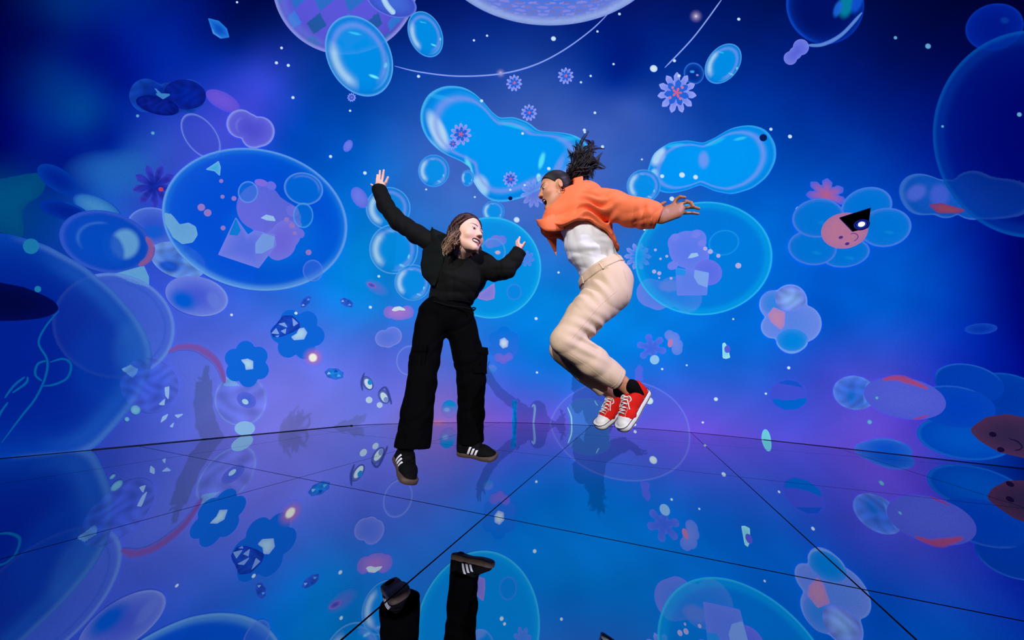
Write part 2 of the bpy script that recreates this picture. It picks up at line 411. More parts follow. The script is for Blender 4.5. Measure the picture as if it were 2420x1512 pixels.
def show(name, M, label=None, cat=None, group=None, parent=None):
    """lay one motif on the wall"""
    M.level = 1 + max([L.level for L in LAYERS if L.bb[0] < M.bb[2] and L.bb[2] > M.bb[0] and L.bb[1] < M.bb[3] and L.bb[3] > M.bb[1]] or [0])
    R = 0.25 * (M.bb[2] - M.bb[0] + M.bb[3] - M.bb[1])
    q_ = 2.0 if R < 110 else 2.6
    na = int(np.clip(2 * np.pi * R / q_, 16, 520)); nr = int(np.clip(R / q_, 2, 130))
    th = np.linspace(0, 2 * np.pi, na, endpoint=False)
    rr = np.linspace(0, 1, nr + 1)[1:] ** 0.85
    ux = np.interp(th, TH, M.ox); uy = np.interp(th, TH, M.oy)
    X = np.concatenate([[M.cx], (M.cx + rr[:, None] * (ux - M.cx)[None]).ravel()]); Y = np.concatenate([[M.cy], (M.cy + rr[:, None] * (uy - M.cy)[None]).ravel()])
    LAYERS.append(M)
    pic = composite(X, Y, len(LAYERS) - 1); pic = M.paint(X, Y, pic)
    P, N = on_wall(X, Y, 0.004 + 0.0016 * M.level)
    g, a = screen_colors(pic, P, N)
    k = np.arange(na); kn = (k + 1) % na
    F = [np.stack([np.zeros(na, int), 1 + k, 1 + kn, 1 + kn], 1)]
    tri = [(0, 1 + int(q), 1 + int(qq)) for q, qq in zip(k, kn)]
    quads = []
    for r in range(nr - 1):
        b0, b1 = 1 + r * na, 1 + (r + 1) * na
        quads.append(np.stack([b0 + k, b1 + k, b1 + kn, b0 + kn], 1))
    o = np.mean(P, 0)
    faces = np.concatenate([np.stack([np.zeros(na, int), 1 + k, 1 + kn], 1)] + [np.concatenate([q[:, [0, 1, 2]], q[:, [0, 2, 3]]]) for q in quads])
    if parent: o = np.array(parent['_o'])
    ob = mesh_obj(name, P - o, faces[:, ::-1], M_SCREEN, parent, attrs={'glow': g, 'paint': a})
    if not parent: ob.location = o; ob['_o'] = [float(v) for v in o]
    return tag(ob, label, cat, group)

def ribbon(name, pts, w0, w1, color, label=None, cat=None, group=None, parent=None, soft=False):
    """a thin projected stroke following picture positions"""
    pts = np.array(pts, float); n = max(8, int(np.abs(np.diff(pts, axis=0)).sum() / 6))
    t = np.linspace(0, len(pts) - 1, n); xs = np.empty((n, 2))
    for k in range(n):
        i = min(int(t[k]), len(pts) - 2); f = t[k] - i
        p0, p1, p2, p3 = pts[max(i - 1, 0)], pts[i], pts[i + 1], pts[min(i + 2, len(pts) - 1)]
        xs[k] = 0.5 * ((2 * p1) + (p2 - p0) * f + (2 * p0 - 5 * p1 + 4 * p2 - p3) * f * f + (3 * p1 - p0 - 3 * p2 + p3) * f ** 3)
    tg_ = np.gradient(xs, axis=0); tg_ /= np.linalg.norm(tg_, axis=1)[:, None] + 1e-9
    nn = np.stack([-tg_[:, 1], tg_[:, 0]], 1)
    wd = np.interp(np.linspace(0, 1, n), [0, 0.12, 0.5, 0.88, 1], [w0 * 0.35, w0, w1, w0, w0 * 0.35])
    cols = np.linspace(-1, 1, 5)
    XY = xs[:, None] + nn[:, None] * (wd[:, None] * cols[None])[..., None]
    X, Y = XY[..., 0].ravel(), XY[..., 1].ravel()
    base = composite(X, Y, len(LAYERS)); k = np.tile(1 - np.abs(cols) ** 2 * 0.55, n)[:, None]
    pic = base * (1 - k) + art(color) * k
    lv = 1 + max([L.level for L in LAYERS if L.bb[0] < X.max() and L.bb[2] > X.min() and L.bb[1] < Y.max() and L.bb[3] > Y.min()] or [0])
    P, N = on_wall(X, Y, 0.0044 + 0.0016 * lv)
    g, a = screen_colors(pic, P, N)
    i, j = np.meshgrid(np.arange(n - 1), np.arange(4), indexing='ij'); q = (i * 5 + j).ravel()
    o = np.array(parent['_o']) if parent else P.mean(0)
    ob = mesh_obj(name, P - o, np.stack([q, q + 1, q + 6, q + 5], 1), M_SCREEN, parent, attrs={'glow': g, 'paint': a})
    if not parent: ob.location = o; ob['_o'] = [float(v) for v in o]
    return tag(ob, label, cat, group)

def ell(cx, cy, a, b=None, rot=0, **p): return Motif(cx, cy, None, a, b or a, rot, **p)
def _smooth(u, k):
    if k <= 0: return u
    v = u[:-1]; ker = np.exp(-0.5 * (np.arange(-3 * k, 3 * k + 1) / k) ** 2); ker /= ker.sum()
    v = np.convolve(np.concatenate([v[-3 * k:], v, v[:3 * k]]), ker, 'same')[3 * k:-3 * k]
    return np.append(v, v[0])
def lobes(cx, cy, L, smooth=3, **p):
    u = np.zeros(361); dx, dy = np.cos(TH), np.sin(TH)
    for (lx, ly, r) in L:
        ox, oy = lx - cx, ly - cy
        b = dx * ox + dy * oy; disc = r * r - (ox * ox + oy * oy - b * b)
        u = np.maximum(u, np.where(disc > 0, b + np.sqrt(np.maximum(disc, 0)), 0))
    return Motif(cx, cy, _smooth(np.maximum(u, 1.0), smooth), **p)
def poly(pts, mid=None, smooth=0, **p):
    pts = np.array(pts, float); c = pts.mean(0) if mid is None else np.array(mid, float)
    pts = np.concatenate([pts, pts[:1]])
    seg = np.concatenate([pts[k] + (pts[k+1] - pts[k]) * np.linspace(0, 1, 40, endpoint=False)[:, None] for k in range(len(pts) - 1)])
    ang = np.arctan2(seg[:, 1] - c[1], seg[:, 0] - c[0]) % (2 * np.pi); rad = np.hypot(seg[:, 0] - c[0], seg[:, 1] - c[1])
    o = np.argsort(ang); ang, rad = ang[o], rad[o]
    u = np.interp(TH, np.concatenate([ang - 2 * np.pi, ang, ang + 2 * np.pi]), np.tile(rad, 3))
    return Motif(c[0], c[1], _smooth(u, smooth), **p)
def gear(cx, cy, r, n=9, amp=0.16, rot=0, sx=1.0, **p):
    u = 1 - amp * 0.5 + amp * (2 * np.abs(((TH * n / (2 * np.pi)) % 1) - 0.5)) - amp * 0.6 * (np.abs(((TH * n / (2 * np.pi)) % 1) - 0.5) < 0.12)
    return Motif(cx, cy, u, r * sx, r, rot, **p)

def soap(cx, cy, a, b, rot, hi=(120, 190, 255), base=(0, 122, 245), white=(200, 222, 255), ring=(128, 146, 248), wa=170, al=0.92, dark=(0, 92, 220)):
    """glossy soap-bubble paint"""
    return dict(c=base, c1=dark, al=al, e=6, rings=[(0.76, 0.07, ring, 0.75, wa + 150, 120), (0.74, 0.13, white, 0.85, wa, 62), (0.985, 0.03, hi, 0.75), (0.86, 0.03, hi, 0.55, wa - 120, 40)],
                spots=[(a * 0.35, b * 0.66, a * 0.16, b * 0.06, 20, (120, 235, 255), 0.8), (-a * 0.1, -b * 0.72, a * 0.2, b * 0.05, 12, (60, 190, 255), 0.8), (a * 0.62, b * 0.3, a * 0.05, b * 0.12, 15, (110, 235, 255), 0.8)])
def bub(name, label, cx, cy, a, b=None, rot=0, **k):
    b = b or a
    return show(name, ell(cx, cy, a, b, rot, **soap(cx, cy, a, b, rot, **k)), label, 'bubble', 'glossy projected bubbles')

# ---- giant balls at the top edge
show('disco_ball', ell(815, -40, 172, 170, 0, c=(90, 80, 225), checker=(2.6, (58, 110, 238), (96, 78, 226)), rings=[(0.985, 0.03, (170, 165, 255), 0.8), (0.90, 0.07, (120, 140, 250), 0.35, 150, 60)]), 'big purple and blue diamond checkered ball cut by the top edge, behind bubbles', 'mirror ball', 'projected checkered balls')
show('disco_ball', ell(1300, -150, 286, 211, 0, c=(120, 130, 250), checker=(9.0, (150, 140, 246), (66, 104, 240)), dots=True, rings=[(0.96, 0.05, (176, 190, 255), 0.85, 90, 100), (0.85, 0.10, (140, 140, 250), 0.4, 90, 100)]), 'pale lilac ball with dotted tiles at the top middle', 'mirror ball', 'projected checkered balls')
o = show('tilted_bubble', ell(925, 5, 62, 34, 20, c=(70, 95, 225), c1=(60, 60, 190), rings=[(0.97, 0.04, (130, 150, 250), 0.7)]), 'small lilac lens shape overlapping the checkered ball at the top edge', 'bubble')
ribbon('highlight', [(905, -4), (915, 15), (932, 34)], 7, 7, (190, 215, 255), parent=o)
bub('soap_bubble', 'large egg shaped blue bubble hanging below the checkered ball', 848, 133, 101, 74, 62, wa=150)
bub('soap_bubble', 'medium oval blue bubble right of the checkered ball', 1005, 82, 57, 39, 66, wa=165)

# ---- merged bubbles above the jumpers
tri = [(992, 262), (1010, 222), (1050, 202), (1100, 206), (1135, 232), (1158, 262), (1180, 279), (1215, 277), (1250, 290), (1274, 311), (1292, 318), (1330, 309), (1370, 322), (1398, 352), (1402, 395), (1375, 425), (1335, 432), (1305, 436), (1275, 448), (1235, 468), (1190, 478), (1160, 475), (1135, 455), (1116, 425), (1112, 396), (1085, 378), (1045, 362), (1010, 330), (994, 297)]
show('merged_bubble', poly(tri, (1175, 350), 4, c=(0, 126, 255), c1=(0, 98, 228), e=7, rings=[(0.80, 0.045, (134, 146, 248), 0.8), (0.985, 0.02, (90, 190, 255), 0.85), (0.9, 0.03, (60, 180, 255), 0.5, -60, 70)],
     spots=[(-140, -40, 22, 62, -25, (190, 215, 255), 0.9), (-150, 5, 18, 40, -30, (120, 180, 255), 0.7), (-40, 90, 26, 34, -20, (170, 205, 255), 0.85), (-66, 50, 10, 40, -15, (120, 235, 255), 0.6), (-130, -118, 46, 8, 14, (40, 150, 250), 0.7), (40, -52, 50, 7, 14, (20, 175, 255), 0.8), (105, 30, 8, 26, 15, (90, 225, 255), 0.8), (98, 70, 7, 12, 0, (170, 245, 255), 0.9), (170, -22, 40, 8, -8, (30, 160, 255), 0.7), (140, 55, 12, 60, 25, (130, 150, 250), 0.6)]),
     'huge three lobed blue bubble floating above the two jumping women', 'bubble', 'glossy projected bubbles')
dbl = [(1529, 405), (1545, 362), (1582, 337), (1625, 332), (1662, 338), (1690, 326), (1730, 302), (1775, 295), (1812, 306), (1834, 342), (1835, 378), (1815, 417), (1780, 445), (1730, 460), (1690, 452), (1655, 437), (1620, 450), (1580, 458), (1545, 448), (1528, 428)]
show('merged_bubble', poly(dbl, (1665, 388), 4, c=(0, 126, 255), c1=(0, 100, 232), e=7, rings=[(0.82, 0.035, (130, 148, 250), 0.8), (0.985, 0.02, (70, 170, 255), 0.8)],
     spots=[(-110, -20, 20, 32, 25, (185, 210, 255), 0.9), (-118, 22, 12, 14, 0, (150, 210, 255), 0.8), (25, -52, 34, 7, -22, (30, 170, 255), 0.8), (-70, -44, 30, 6, -8, (30, 170, 255), 0.8), (-2, -10, 16, 26, 0, (126, 146, 248), 0.65), (84, -60, 20, 5, -12, (60, 190, 255), 0.7)]),
     'peanut shaped double blue bubble above the outstretched hand', 'bubble', 'glossy projected bubbles')
bub('soap_bubble', 'round blue bubble stuck to the left end of the peanut bubble', 1521, 440, 40, 39, wa=185)
bub('soap_bubble', 'round blue bubble floating left of the three lobed bubble', 1025, 404, 37, 38, wa=180)
bub('soap_bubble', 'tiny blue bubble touching the three lobed bubble from the left', 1105, 421, 15, 19, wa=180)
bub('soap_bubble', 'small blue bubble hanging under the three lobed bubble', 1166, 500, 26, 25, wa=180)
bub('soap_bubble', 'pale bubble behind the raised black sleeve, highest of three', 917, 492, 53, 50, al=0.6, wa=170)
bub('soap_bubble', 'larger middle bubble of the three left of the black sweater', 930, 589, 58, 59, al=0.7, wa=180)
bub('soap_bubble', 'lowest bubble of the three beside the black clad waist', 975, 668, 43, 43, al=0.7, wa=185)
bub('soap_bubble', 'small oval blue bubble near the top right spiky flower', 1709, 151, 53, 37, -52, wa=190)
show('dark_bubble', ell(1640, 174, 24, 26, -20, c=(6, 34, 130), c1=(24, 70, 190), e=4, rings=[(0.95, 0.05, (70, 120, 230), 0.7)], spots=[(-4, -4, 7, 4, 0, (70, 150, 250), 0.9), (8, 4, 4, 3, 0, (190, 150, 235), 0.8)]), 'small dark navy bubble touching the big spiky flower', 'bubble')

# ---- spiky little flowers
def spiky(cx, cy, r, label, group='spiky lilac flowers', sx=0.95, faint=False):
    f = show('spiky_flower', gear(cx, cy, r, 11, 0.30, 8, sx, c=(110, 120, 240), c1=(160, 160, 250), al=0.6 if faint else 1.0), label, 'flower', group)
    if not faint and r > 9:
        show('petal_ring', gear(cx, cy, r * 0.62, 7, 0.4, 20, sx, c=(36, 84, 225), c1=(44, 78, 220)), parent=f)
        show('flower_heart', gear(cx, cy, r * 0.22, 5, 0.8, 0, 1, c=(226, 96, 132)), parent=f)
    return f
f = spiky(1600, 220, 43, 'biggest spiky lilac flower with a blue centre and red heart')
for k, (dx, dy) in enumerate([(-10, -12), (13, -12), (-16, 12), (8, 14)]): show('stamen', ell(1600 + dx, 220 + dy, 3.4, c=(226, 110, 140)), parent=f)
spiky(1215, 197, 18, 'small spiky flower under the hanging string, left one of two')
spiky(1337, 180, 18, 'small spiky flower right of the hanging string, alone in dark blue')
spiky(1250, 267, 18, 'small spiky flower just above the three lobed bubble')
spiky(1089, 318, 24, 'larger spiky flower inside the left lobe of the three lobed bubble')
spiky(1070, 341, 12, 'tiny spiky flower touching the larger one in the left lobe')
spiky(1206, 424, 17, 'small spiky flower low inside the three lobed bubble')
spiky(830, 231, 10, 'tiny purple spiky flower below the egg shaped bubble')
spiky(1262, 458, 30, 'lilac spiky flower half hidden by the shouting face', faint=True)
f = show('spiky_flower', gear(1507, 606, 28, 10, 0.34, 0, 1.0, c=(60, 110, 235), c1=(150, 150, 250), al=0.85), 'lilac wreath flower on the left rim of the right clear bubble', 'flower', 'spiky lilac flowers')
show('flower_heart', gear(1507, 606, 15, 8, 0.4, 0, 1.0, c=(30, 100, 236), c1=(80, 130, 245)), parent=f)
# ---- beans and string lights
for cx, cy, a, b, rot, lb in [(822, 345, 15, 10, -62, 'short lilac bean in the empty blue above the raised hand'), (849, 467, 27, 17, 58, 'long lilac bean beside the raised black sleeve')]:
    show('lilac_bean', ell(cx, cy, a, b, rot, c=(112, 116, 240), c1=(98, 100, 232)), lb, 'bean', 'lilac beans')
show('lilac_bean', lobes(1882, 124, [(1893, 112, 19), (1868, 138, 16), (1880, 126, 15)], 3, c=(92, 92, 222), c1=(120, 120, 235)), 'peanut shaped lilac bean under the dark bubble at the top right', 'bean', 'lilac beans')
ribbon('light_string', [(932, 157), (990, 171), (1080, 181), (1180, 176), (1260, 156), (1330, 121), (1400, 70), (1448, 22)], 1.6, 2.0, (150, 165, 250), 'thin lilac string sagging between the checkered balls', 'string', 'thin hanging strings')
ribbon('light_string', [(1571, 161), (1640, 88), (1707, -2)], 1.8, 1.8, (150, 165, 250), 'thin straight lilac string slanting to the top edge', 'string', 'thin hanging strings')
for cx, cy, r, lb in [(1183, 174, 13, 'glowing pink white star on the sagging string'), (1645, 39, 17, 'blurred pink star near the slanting string')]:
    show('glow_star', ell(cx, cy, r, r, 0, c=(255, 225, 250), c1=(120, 90, 200), al=1.0, al1=0.0, e=0.55), lb, 'star', 'soft glowing stars')
# ---- top right dark bubble, disc, huge bubble
d = show('dark_bubble', ell(1950, 12, 92, 94, -20, c=(0, 12, 88), c1=(10, 36, 160), e=8, rings=[(0.97, 0.035, (20, 60, 210), 0.7, 170, 70)], spots=[(50, 0, 22, 40, 15, (10, 120, 150), 0.9), (30, 10, 12, 26, 20, (30, 80, 220), 0.8), (75, -5, 16, 34, 20, (20, 60, 210), 0.8)]), 'big dark navy bubble with green glint cut by the top edge', 'bubble')
ribbon('rim_light', [(1908, 108), (1945, 106), (1990, 82), (2037, 31)], 4, 5, (96, 130, 225), parent=d)
show('dark_disc', ell(2350, 65, 70, 55, -15, c=(0, 14, 120), c1=(4, 22, 140), spots=[(24, -16, 14, 10, 10, (10, 50, 150), 0.6), (10, 34, 20, 8, -20, (10, 60, 160), 0.5)], rings=[(0.97, 0.05, (10, 40, 160), 0.6)]), 'dark blue disc near the top right corner', 'disc')
ch = show('jelly_chain', lobes(2260, 468, [(2178, 460, 50), (2165, 452, 42), (2235, 470, 46), (2300, 462, 58), (2345, 470, 50), (2400, 470, 46)], 5, c=(24, 70, 186), c1=(10, 64, 170), rings=[(0.96, 0.05, (70, 110, 210), 0.7)], spots=[(-95, -12, 34, 24, -30, (80, 90, 210), 0.7), (-40, -5, 30, 36, 0, (66, 80, 205), 0.8)]), 'chain of dim blue jelly blobs crossing the big bubble at the right edge', 'jelly')
show('orange_patch', poly([(2192, 484), (2225, 480), (2285, 497), (2265, 505), (2215, 504)], None, 2, c=(150, 62, 80), c1=(110, 56, 110)), parent=ch)
show('huge_bubble', ell(2440, 318, 236, 245, 0, c=(0, 0, 98), c1=(0, 16, 132), e=3, al=0.8, al1=0.6, rings=[(0.985, 0.022, (10, 78, 172), 0.8), (0.93, 0.06, (0, 44, 150), 0.5)]), 'huge dark translucent bubble cut by the right edge', 'bubble')

# ---- upper left dim shapes
show('gem', poly([(491, 43), (517, 50), (536, 68), (542, 89), (521, 92), (503, 80)], None, 1, c=(14, 62, 190), c1=(40, 110, 230), rings=[(0.9, 0.14, (110, 165, 240), 0.6, 130, 60)]), 'blue crystal shard alone at the upper left', 'gem')
dc = show('dark_cluster', lobes(400, 226, [(345, 226, 40), (400, 235, 40), (445, 228, 40)], 4, c=(10, 28, 130), c1=(24, 56, 170), e=3, wob=9.0), 'dim navy cluster of pebbles left of the pink petal', 'pebbles')
show('pebble', ell(437, 224, 50, 35, 8, c=(8, 22, 138), c1=(16, 20, 120), wob=7.0), parent=dc)
show('pebble', ell(372, 250, 52, 21, 14, c=(14, 22, 132), c1=(8, 14, 100), wob=5.0), parent=dc)
show('pebble', poly([(360, 205), (375, 222), (400, 222), (402, 226), (385, 236), (370, 226)], None, 1, c=(60, 120, 190)), parent=dc)
show('pink_petal', ell(526, 239, 44, 20, 28, c=(112, 78, 222), c1=(96, 70, 214)), 'flat violet petal between navy pebbles and lilac heart', 'petal')
show('lilac_heart', lobes(594, 306, [(568, 293, 34), (585, 300, 32), (613, 312, 36), (600, 322, 30)], 4, c=(82, 68, 208), c1=(106, 96, 226), rings=[(0.95, 0.05, (160, 170, 245), 0.7), (0.6, 0.05, (140, 140, 240), 0.4, 200, 40)]), 'lilac heart shaped bubble above the large clear bubble', 'heart')
show('thin_bubble', ell(474, 322, 62, 36, 52, c=(60, 62, 196), al=0.35, rings=[(0.97, 0.05, (136, 150, 235), 0.8)]), 'thin slanted outline bubble beside the lilac heart', 'bubble')
# ---- left cluster
show('teal_cloud', poly([(130, 395), (190, 360), (250, 352), (330, 350), (380, 380), (400, 430), (340, 470), (240, 470), (180, 440)], None, 8, c=(36, 88, 182), c1=(36, 80, 180), al=0.85, al1=0.0, e=1.6), 'soft teal cloud in the left background', 'cloud')
show('teal_leaf', poly([(-60, 430), (0, 424), (60, 412), (100, 408), (110, 432), (98, 462), (70, 478), (52, 500), (56, 540), (54, 565), (0, 548), (-60, 530)], (30, 480), 3, c=(0, 72, 118), c1=(0, 62, 112)), 'flat teal leaf at the left edge', 'leaf')
show('navy_leaf', ell(136, 424, 54, 26, 32, c=(0, 24, 132), c1=(8, 44, 150)), 'dark navy leaf beside the teal leaf, upper of two', 'leaf', 'navy leaves')
show('jelly_petal', ell(230, 492, 62, 26, 24, c=(66, 128, 196), c1=(30, 80, 180), rings=[(0.97, 0.06, (20, 50, 160), 0.8)]), 'pale teal petal beside the navy leaves', 'petal', 'jelly petals at left')
show('navy_leaf', ell(152, 498, 60, 21, 14, c=(0, 22, 128), c1=(0, 36, 150), rings=[(0.9, 0.08, (20, 70, 180), 0.6, -40, 60)]), 'dark navy leaf beside the teal leaf, lower of two', 'leaf', 'navy leaves')
spk = show('dark_flower', gear(365, 440, 44, 9, 0.4, 10, 1.0, c=(20, 24, 140), c1=(60, 50, 190), al=0.95, wob=6.0), 'dark blue spiky flower tucked behind the large clear bubble', 'flower')
show('flower_heart', ell(380, 448, 6, 5, 20, c=(190, 60, 96)), parent=spk)
show('jelly_petal', ell(362, 536, 62, 45, 10, c=(50, 66, 200), c1=(80, 100, 215), rings=[(0.97, 0.04, (120, 150, 230), 0.7)], spots=[(0, 12, 40, 22, 0, (20, 70, 205), 0.8)]), 'violet jelly petal touching the left rim of the large clear bubble', 'petal', 'jelly petals at left')
jp = show('jelly_petal', ell(250, 572, 112, 72, 14, c=(8, 56, 186), c1=(16, 52, 180), rings=[(0.95, 0.06, (70, 90, 210), 0.55), (0.6, 0.04, (80, 130, 220), 0.4, 220, 60)], spots=[(45, 5, 40, 42, 10, (98, 146, 208), 0.95, 0.35), (18, 18, 28, 44, -20, (14, 60, 190), 0.85, 0.3)]), 'largest jelly petal at left with a grey gleam and orange edge', 'petal', 'jelly petals at left')
ribbon('orange_edge', [(345, 560), (358, 585), (350, 612), (328, 628)], 7, 9, (142, 84, 140), parent=jp)
show('jelly_petal', ell(420, 616, 68, 40, 20, c=(66, 100, 206), c1=(110, 140, 222), spots=[(-22, 14, 34, 18, 10, (20, 60, 190), 0.85), (30, -5, 22, 26, 30, (110, 150, 218), 0.8)], wob=8.0), 'marbled grey blue jelly petal under the large clear bubble', 'petal', 'jelly petals at left')
show('pale_flap', poly([(268, 648), (340, 628), (352, 655), (352, 680), (310, 668)], None, 2, c=(98, 150, 210)), 'pale grey blue flap below the largest jelly petal', 'flap')
# large clear bubble at left and what floats in it
show('thin_bubble', ell(268, 770, 146, 124, 12, c=(70, 90, 205), al=0.45, al1=0.6, rings=[(0.97, 0.03, (110, 140, 225), 0.8), (0.84, 0.02, (40, 70, 190), 0.6)]), 'faint violet bubble ring behind the dark bubble at the left edge', 'bubble')
show('clear_bubble', ell(601, 519, 221, 166, 12, c=(0, 52, 214), c1=(0, 64, 222), e=5, al=0.97, al1=0.8, rings=[(0.985, 0.016, (128, 176, 245), 0.9), (0.95, 0.035, (30, 110, 235), 0.45), (0.96, 0.035, (120, 170, 235), 0.45, 95, 70)], spots=[(50, 40, 150, 105, 10, (0, 78, 228), 0.7)]), 'large clear bubble at left with a violet figure inside', 'bubble', 'clear bubbles with figures inside')
show('pale_heart', poly([(386, 480), (402, 512), (425, 531), (445, 527), (462, 536), (467, 556), (455, 574), (430, 578), (408, 562), (390, 528)], None, 3, c=(104, 154, 218), c1=(112, 160, 220)), 'pale grey blue heart on the left rim of the large clear bubble', 'heart')
show('paper_star', poly([(484, 402), (503, 390), (516, 381), (521, 396), (519, 418), (506, 406)], None, 0, c=(60, 160, 228), c1=(120, 170, 235)), 'small pale blue paper star inside the large clear bubble', 'star')
fg = show('violet_figure', lobes(622, 500, [(612, 490, 54), (640, 515, 52), (600, 470, 30), (668, 520, 42)], 4, c=(88, 92, 222), c1=(112, 100, 228), dir=120), 'rounded violet creature shape inside the large clear bubble', 'figure', 'violet figures in bubbles')
show('back_bubble', ell(585, 455, 24, 26, 10, c=(20, 90, 226), al=0.6, rings=[(0.95, 0.07, (120, 160, 240), 0.8)]), parent=fg)
show('violet_figure_body', lobes(662, 572, [(660, 575, 38), (675, 555, 34), (655, 590, 26)], 3, c=(112, 96, 228), c1=(120, 110, 235)), parent=fg)
show('top_cap', ell(616, 433, 16, 8, 12, c=(134, 104, 228)), parent=fg)
show('white_gleam', poly([(614, 516), (628, 508), (645, 512), (651, 524), (630, 522)], None, 1, c=(156, 186, 242)), parent=fg)
for q in [(640, 440, 12), (690, 500, 16), (700, 530, 12), (705, 552, 14)]: show('frill', ell(q[0], q[1], q[2], q[2] * 0.8, 30, c=(110, 104, 232)), parent=fg)
kb = show('paper_box', poly([(556, 514), (514, 603), (610, 635), (652, 580), (648, 555), (600, 545), (585, 555)], (580, 585), 0, c=(92, 100, 228), c1=(120, 120, 235)), 'tilted violet paper box below the creature in the large clear bubble', 'box', 'violet boxes in bubbles')
show('box_gleam', poly([(602, 575), (620, 552), (648, 560), (645, 585), (618, 600), (602, 600)], None, 2, c=(122, 148, 236)), parent=kb)
show('box_shade', poly([(556, 516), (568, 545), (560, 558), (540, 556)], None, 1, c=(20, 104, 214)), parent=kb)
show('inner_bubble', ell(716, 447, 47, 38, 14, c=(0, 92, 226), al=0.5, rings=[(0.96, 0.05, (120, 160, 242), 0.7), (0.78, 0.05, (120, 140, 242), 0.5, -60, 80)]), 'thin bubble inside the large clear bubble, upper right', 'bubble', 'thin bubbles inside the large clear bubble')
show('inner_bubble', ell(715, 510, 24, 30, 0, c=(10, 100, 226), al=0.4, rings=[(0.95, 0.07, (96, 170, 245), 0.7)]), 'narrow thin bubble touching the violet creature', 'bubble', 'thin bubbles inside the large clear bubble')
show('inner_bubble', ell(738, 640, 24, 26, 0, c=(60, 90, 226), al=0.4, rings=[(0.95, 0.07, (110, 130, 240), 0.6)]), 'thin bubble low inside the large clear bubble', 'bubble', 'thin bubbles inside the large clear bubble')
ANCHORS = [(848, 133, 'egg shaped bubble'), (1005, 82, 'oval bubble by the checkered ball'), (601, 519, 'large clear bubble at left'), (1065, 290, 'left lobe of the three lobed bubble'), (1210, 390, 'middle of the three lobed bubble'), (1330, 365, 'flying black ponytail'),
    (1600, 220, 'biggest spiky flower'), (1709, 151, 'small oval bubble at upper right'), (1680, 385, 'peanut shaped bubble'), (1663, 611, 'right clear bubble'), (1160, 633, 'clear bubble behind the women'), (1995, 550, 'smiling flower'), (1868, 755, 'lilac jelly flower'), (2440, 318, 'huge bubble at the right edge'),
    (1950, 12, 'big dark bubble at the top'), (2350, 65, 'dark disc by the top right corner'), (1083, 178, 'sagging string'), (1640, 88, 'slanting string'), (1300, 20, 'pale dotted ball'), (815, 20, 'diamond checkered ball'), (590, 305, 'lilac heart'), (400, 226, 'navy pebbles'), (517, 68, 'crystal shard at upper left'), (900, 420, 'raised hand'),
    (1215, 197, 'left small spiky flower'), (1337, 180, 'lone small spiky flower'), (1250, 267, 'spiky flower above the three lobes'), (930, 589, 'middle of three pale bubbles'), (940, 737, 'peach flower'), (703, 790, 'blue flower with a crystal'), (464, 700, 'violet egg'), (1540, 822, 'violet splat'), (1864, 933, 'striped violet ball'), (1500, 950, 'red shoes'),
    (2138, 941, 'grey lilac oval'), (869, 905, 'sketched eyes'), (280, 1000, 'huge dim bubble at left'), (1191, 812, 'blue flower between the women'), (612, 490, 'violet creature at left'), (1630, 595, 'violet creature at right'), (580, 585, 'tilted paper box'), (716, 447, 'thin bubble inside the clear bubble'), (1264, 455, 'shouting face'), (1521, 440, 'round bubble by the orange sleeve')]
USED = {}
def locate(what, x, y):
    """a label that says where one small dot lies"""
    for ax, ay, nm in sorted(ANCHORS, key=lambda q: (q[0] - x) ** 2 + (q[1] - y) ** 2):
        dx, dy = x - ax, y - ay
        rel = ('right of' if dx > 0 else 'left of') if abs(dx) > abs(dy) else ('below' if dy > 0 else 'above')
        key = f'{what} {rel} the {nm}'
        if abs(abs(dx) - abs(dy)) < 0.35 * max(abs(dx), abs(dy)): key = f"{what} {'below' if dy > 0 else 'above'} and {'right' if dx > 0 else 'left'} of the {nm}"
        n = USED.get(key, 0)
        if n >= 3: continue
        USED[key] = n + 1
        return key if n == 0 else key.replace(what, ['', 'second ' + what, 'third ' + what][n], 1)
def specks(name, pts, c, label, cat, group):
    for x, y, r in pts: show(name, ell(x, y, r, r * 0.95, 0, c=c, c1=c), label if len(pts) == 1 else locate(label, x, y), cat, group)
specks('coral_bead', [(475, 491, 9), (490, 504, 9), (522, 429, 5), (525, 466, 5), (552, 470, 6), (526, 540, 6), (728, 597, 7), (676, 520, 6), (688, 534, 7), (695, 552, 5)], (150, 116, 196), 'coral bead', 'bead', 'coral beads in the large clear bubble')
# violet egg, left edge bubble
show('jelly_egg', ell(464, 700, 75, 46, 12, c=(72, 78, 214), c1=(112, 122, 228), e=2, spots=[(-32, 10, 48, 34, 20, (0, 66, 210), 0.95, 0.7), (40, 10, 30, 20, 60, (110, 124, 226), 0.5)], rings=[(0.97, 0.04, (140, 160, 238), 0.6, 20, 80)]), 'violet egg with a deep blue belly under the large clear bubble', 'egg')
show('edge_bubble', poly([(-150, 560), (-40, 548), (30, 556), (110, 580), (200, 630), (270, 688), (325, 752), (355, 806), (361, 846), (352, 886), (326, 944), (280, 1000), (228, 1056), (180, 1080), (-150, 1100), (-260, 820)], (40, 820), 3, c=(0, 22, 132), c1=(10, 52, 170), e=5, al=0.9, rings=[(0.975, 0.03, (84, 124, 205), 0.6, 0, 95), (0.88, 0.08, (36, 82, 190), 0.5, 0, 80)], spots=[(270, 0, 60, 90, 10, (60, 110, 200), 0.35), (200, 40, 110, 140, 0, (10, 50, 170), 0.4)]), 'huge dim bubble filling the left edge above the floor', 'bubble')
dl = show('dark_leaf', poly([(-120, 660), (0, 668), (60, 680), (115, 704), (142, 722), (140, 738), (100, 752), (40, 758), (-120, 760)], (0, 712), 4, c=(0, 4, 52), c1=(0, 6, 66)), 'black blue leaf at the left edge inside the huge dim bubble', 'leaf')
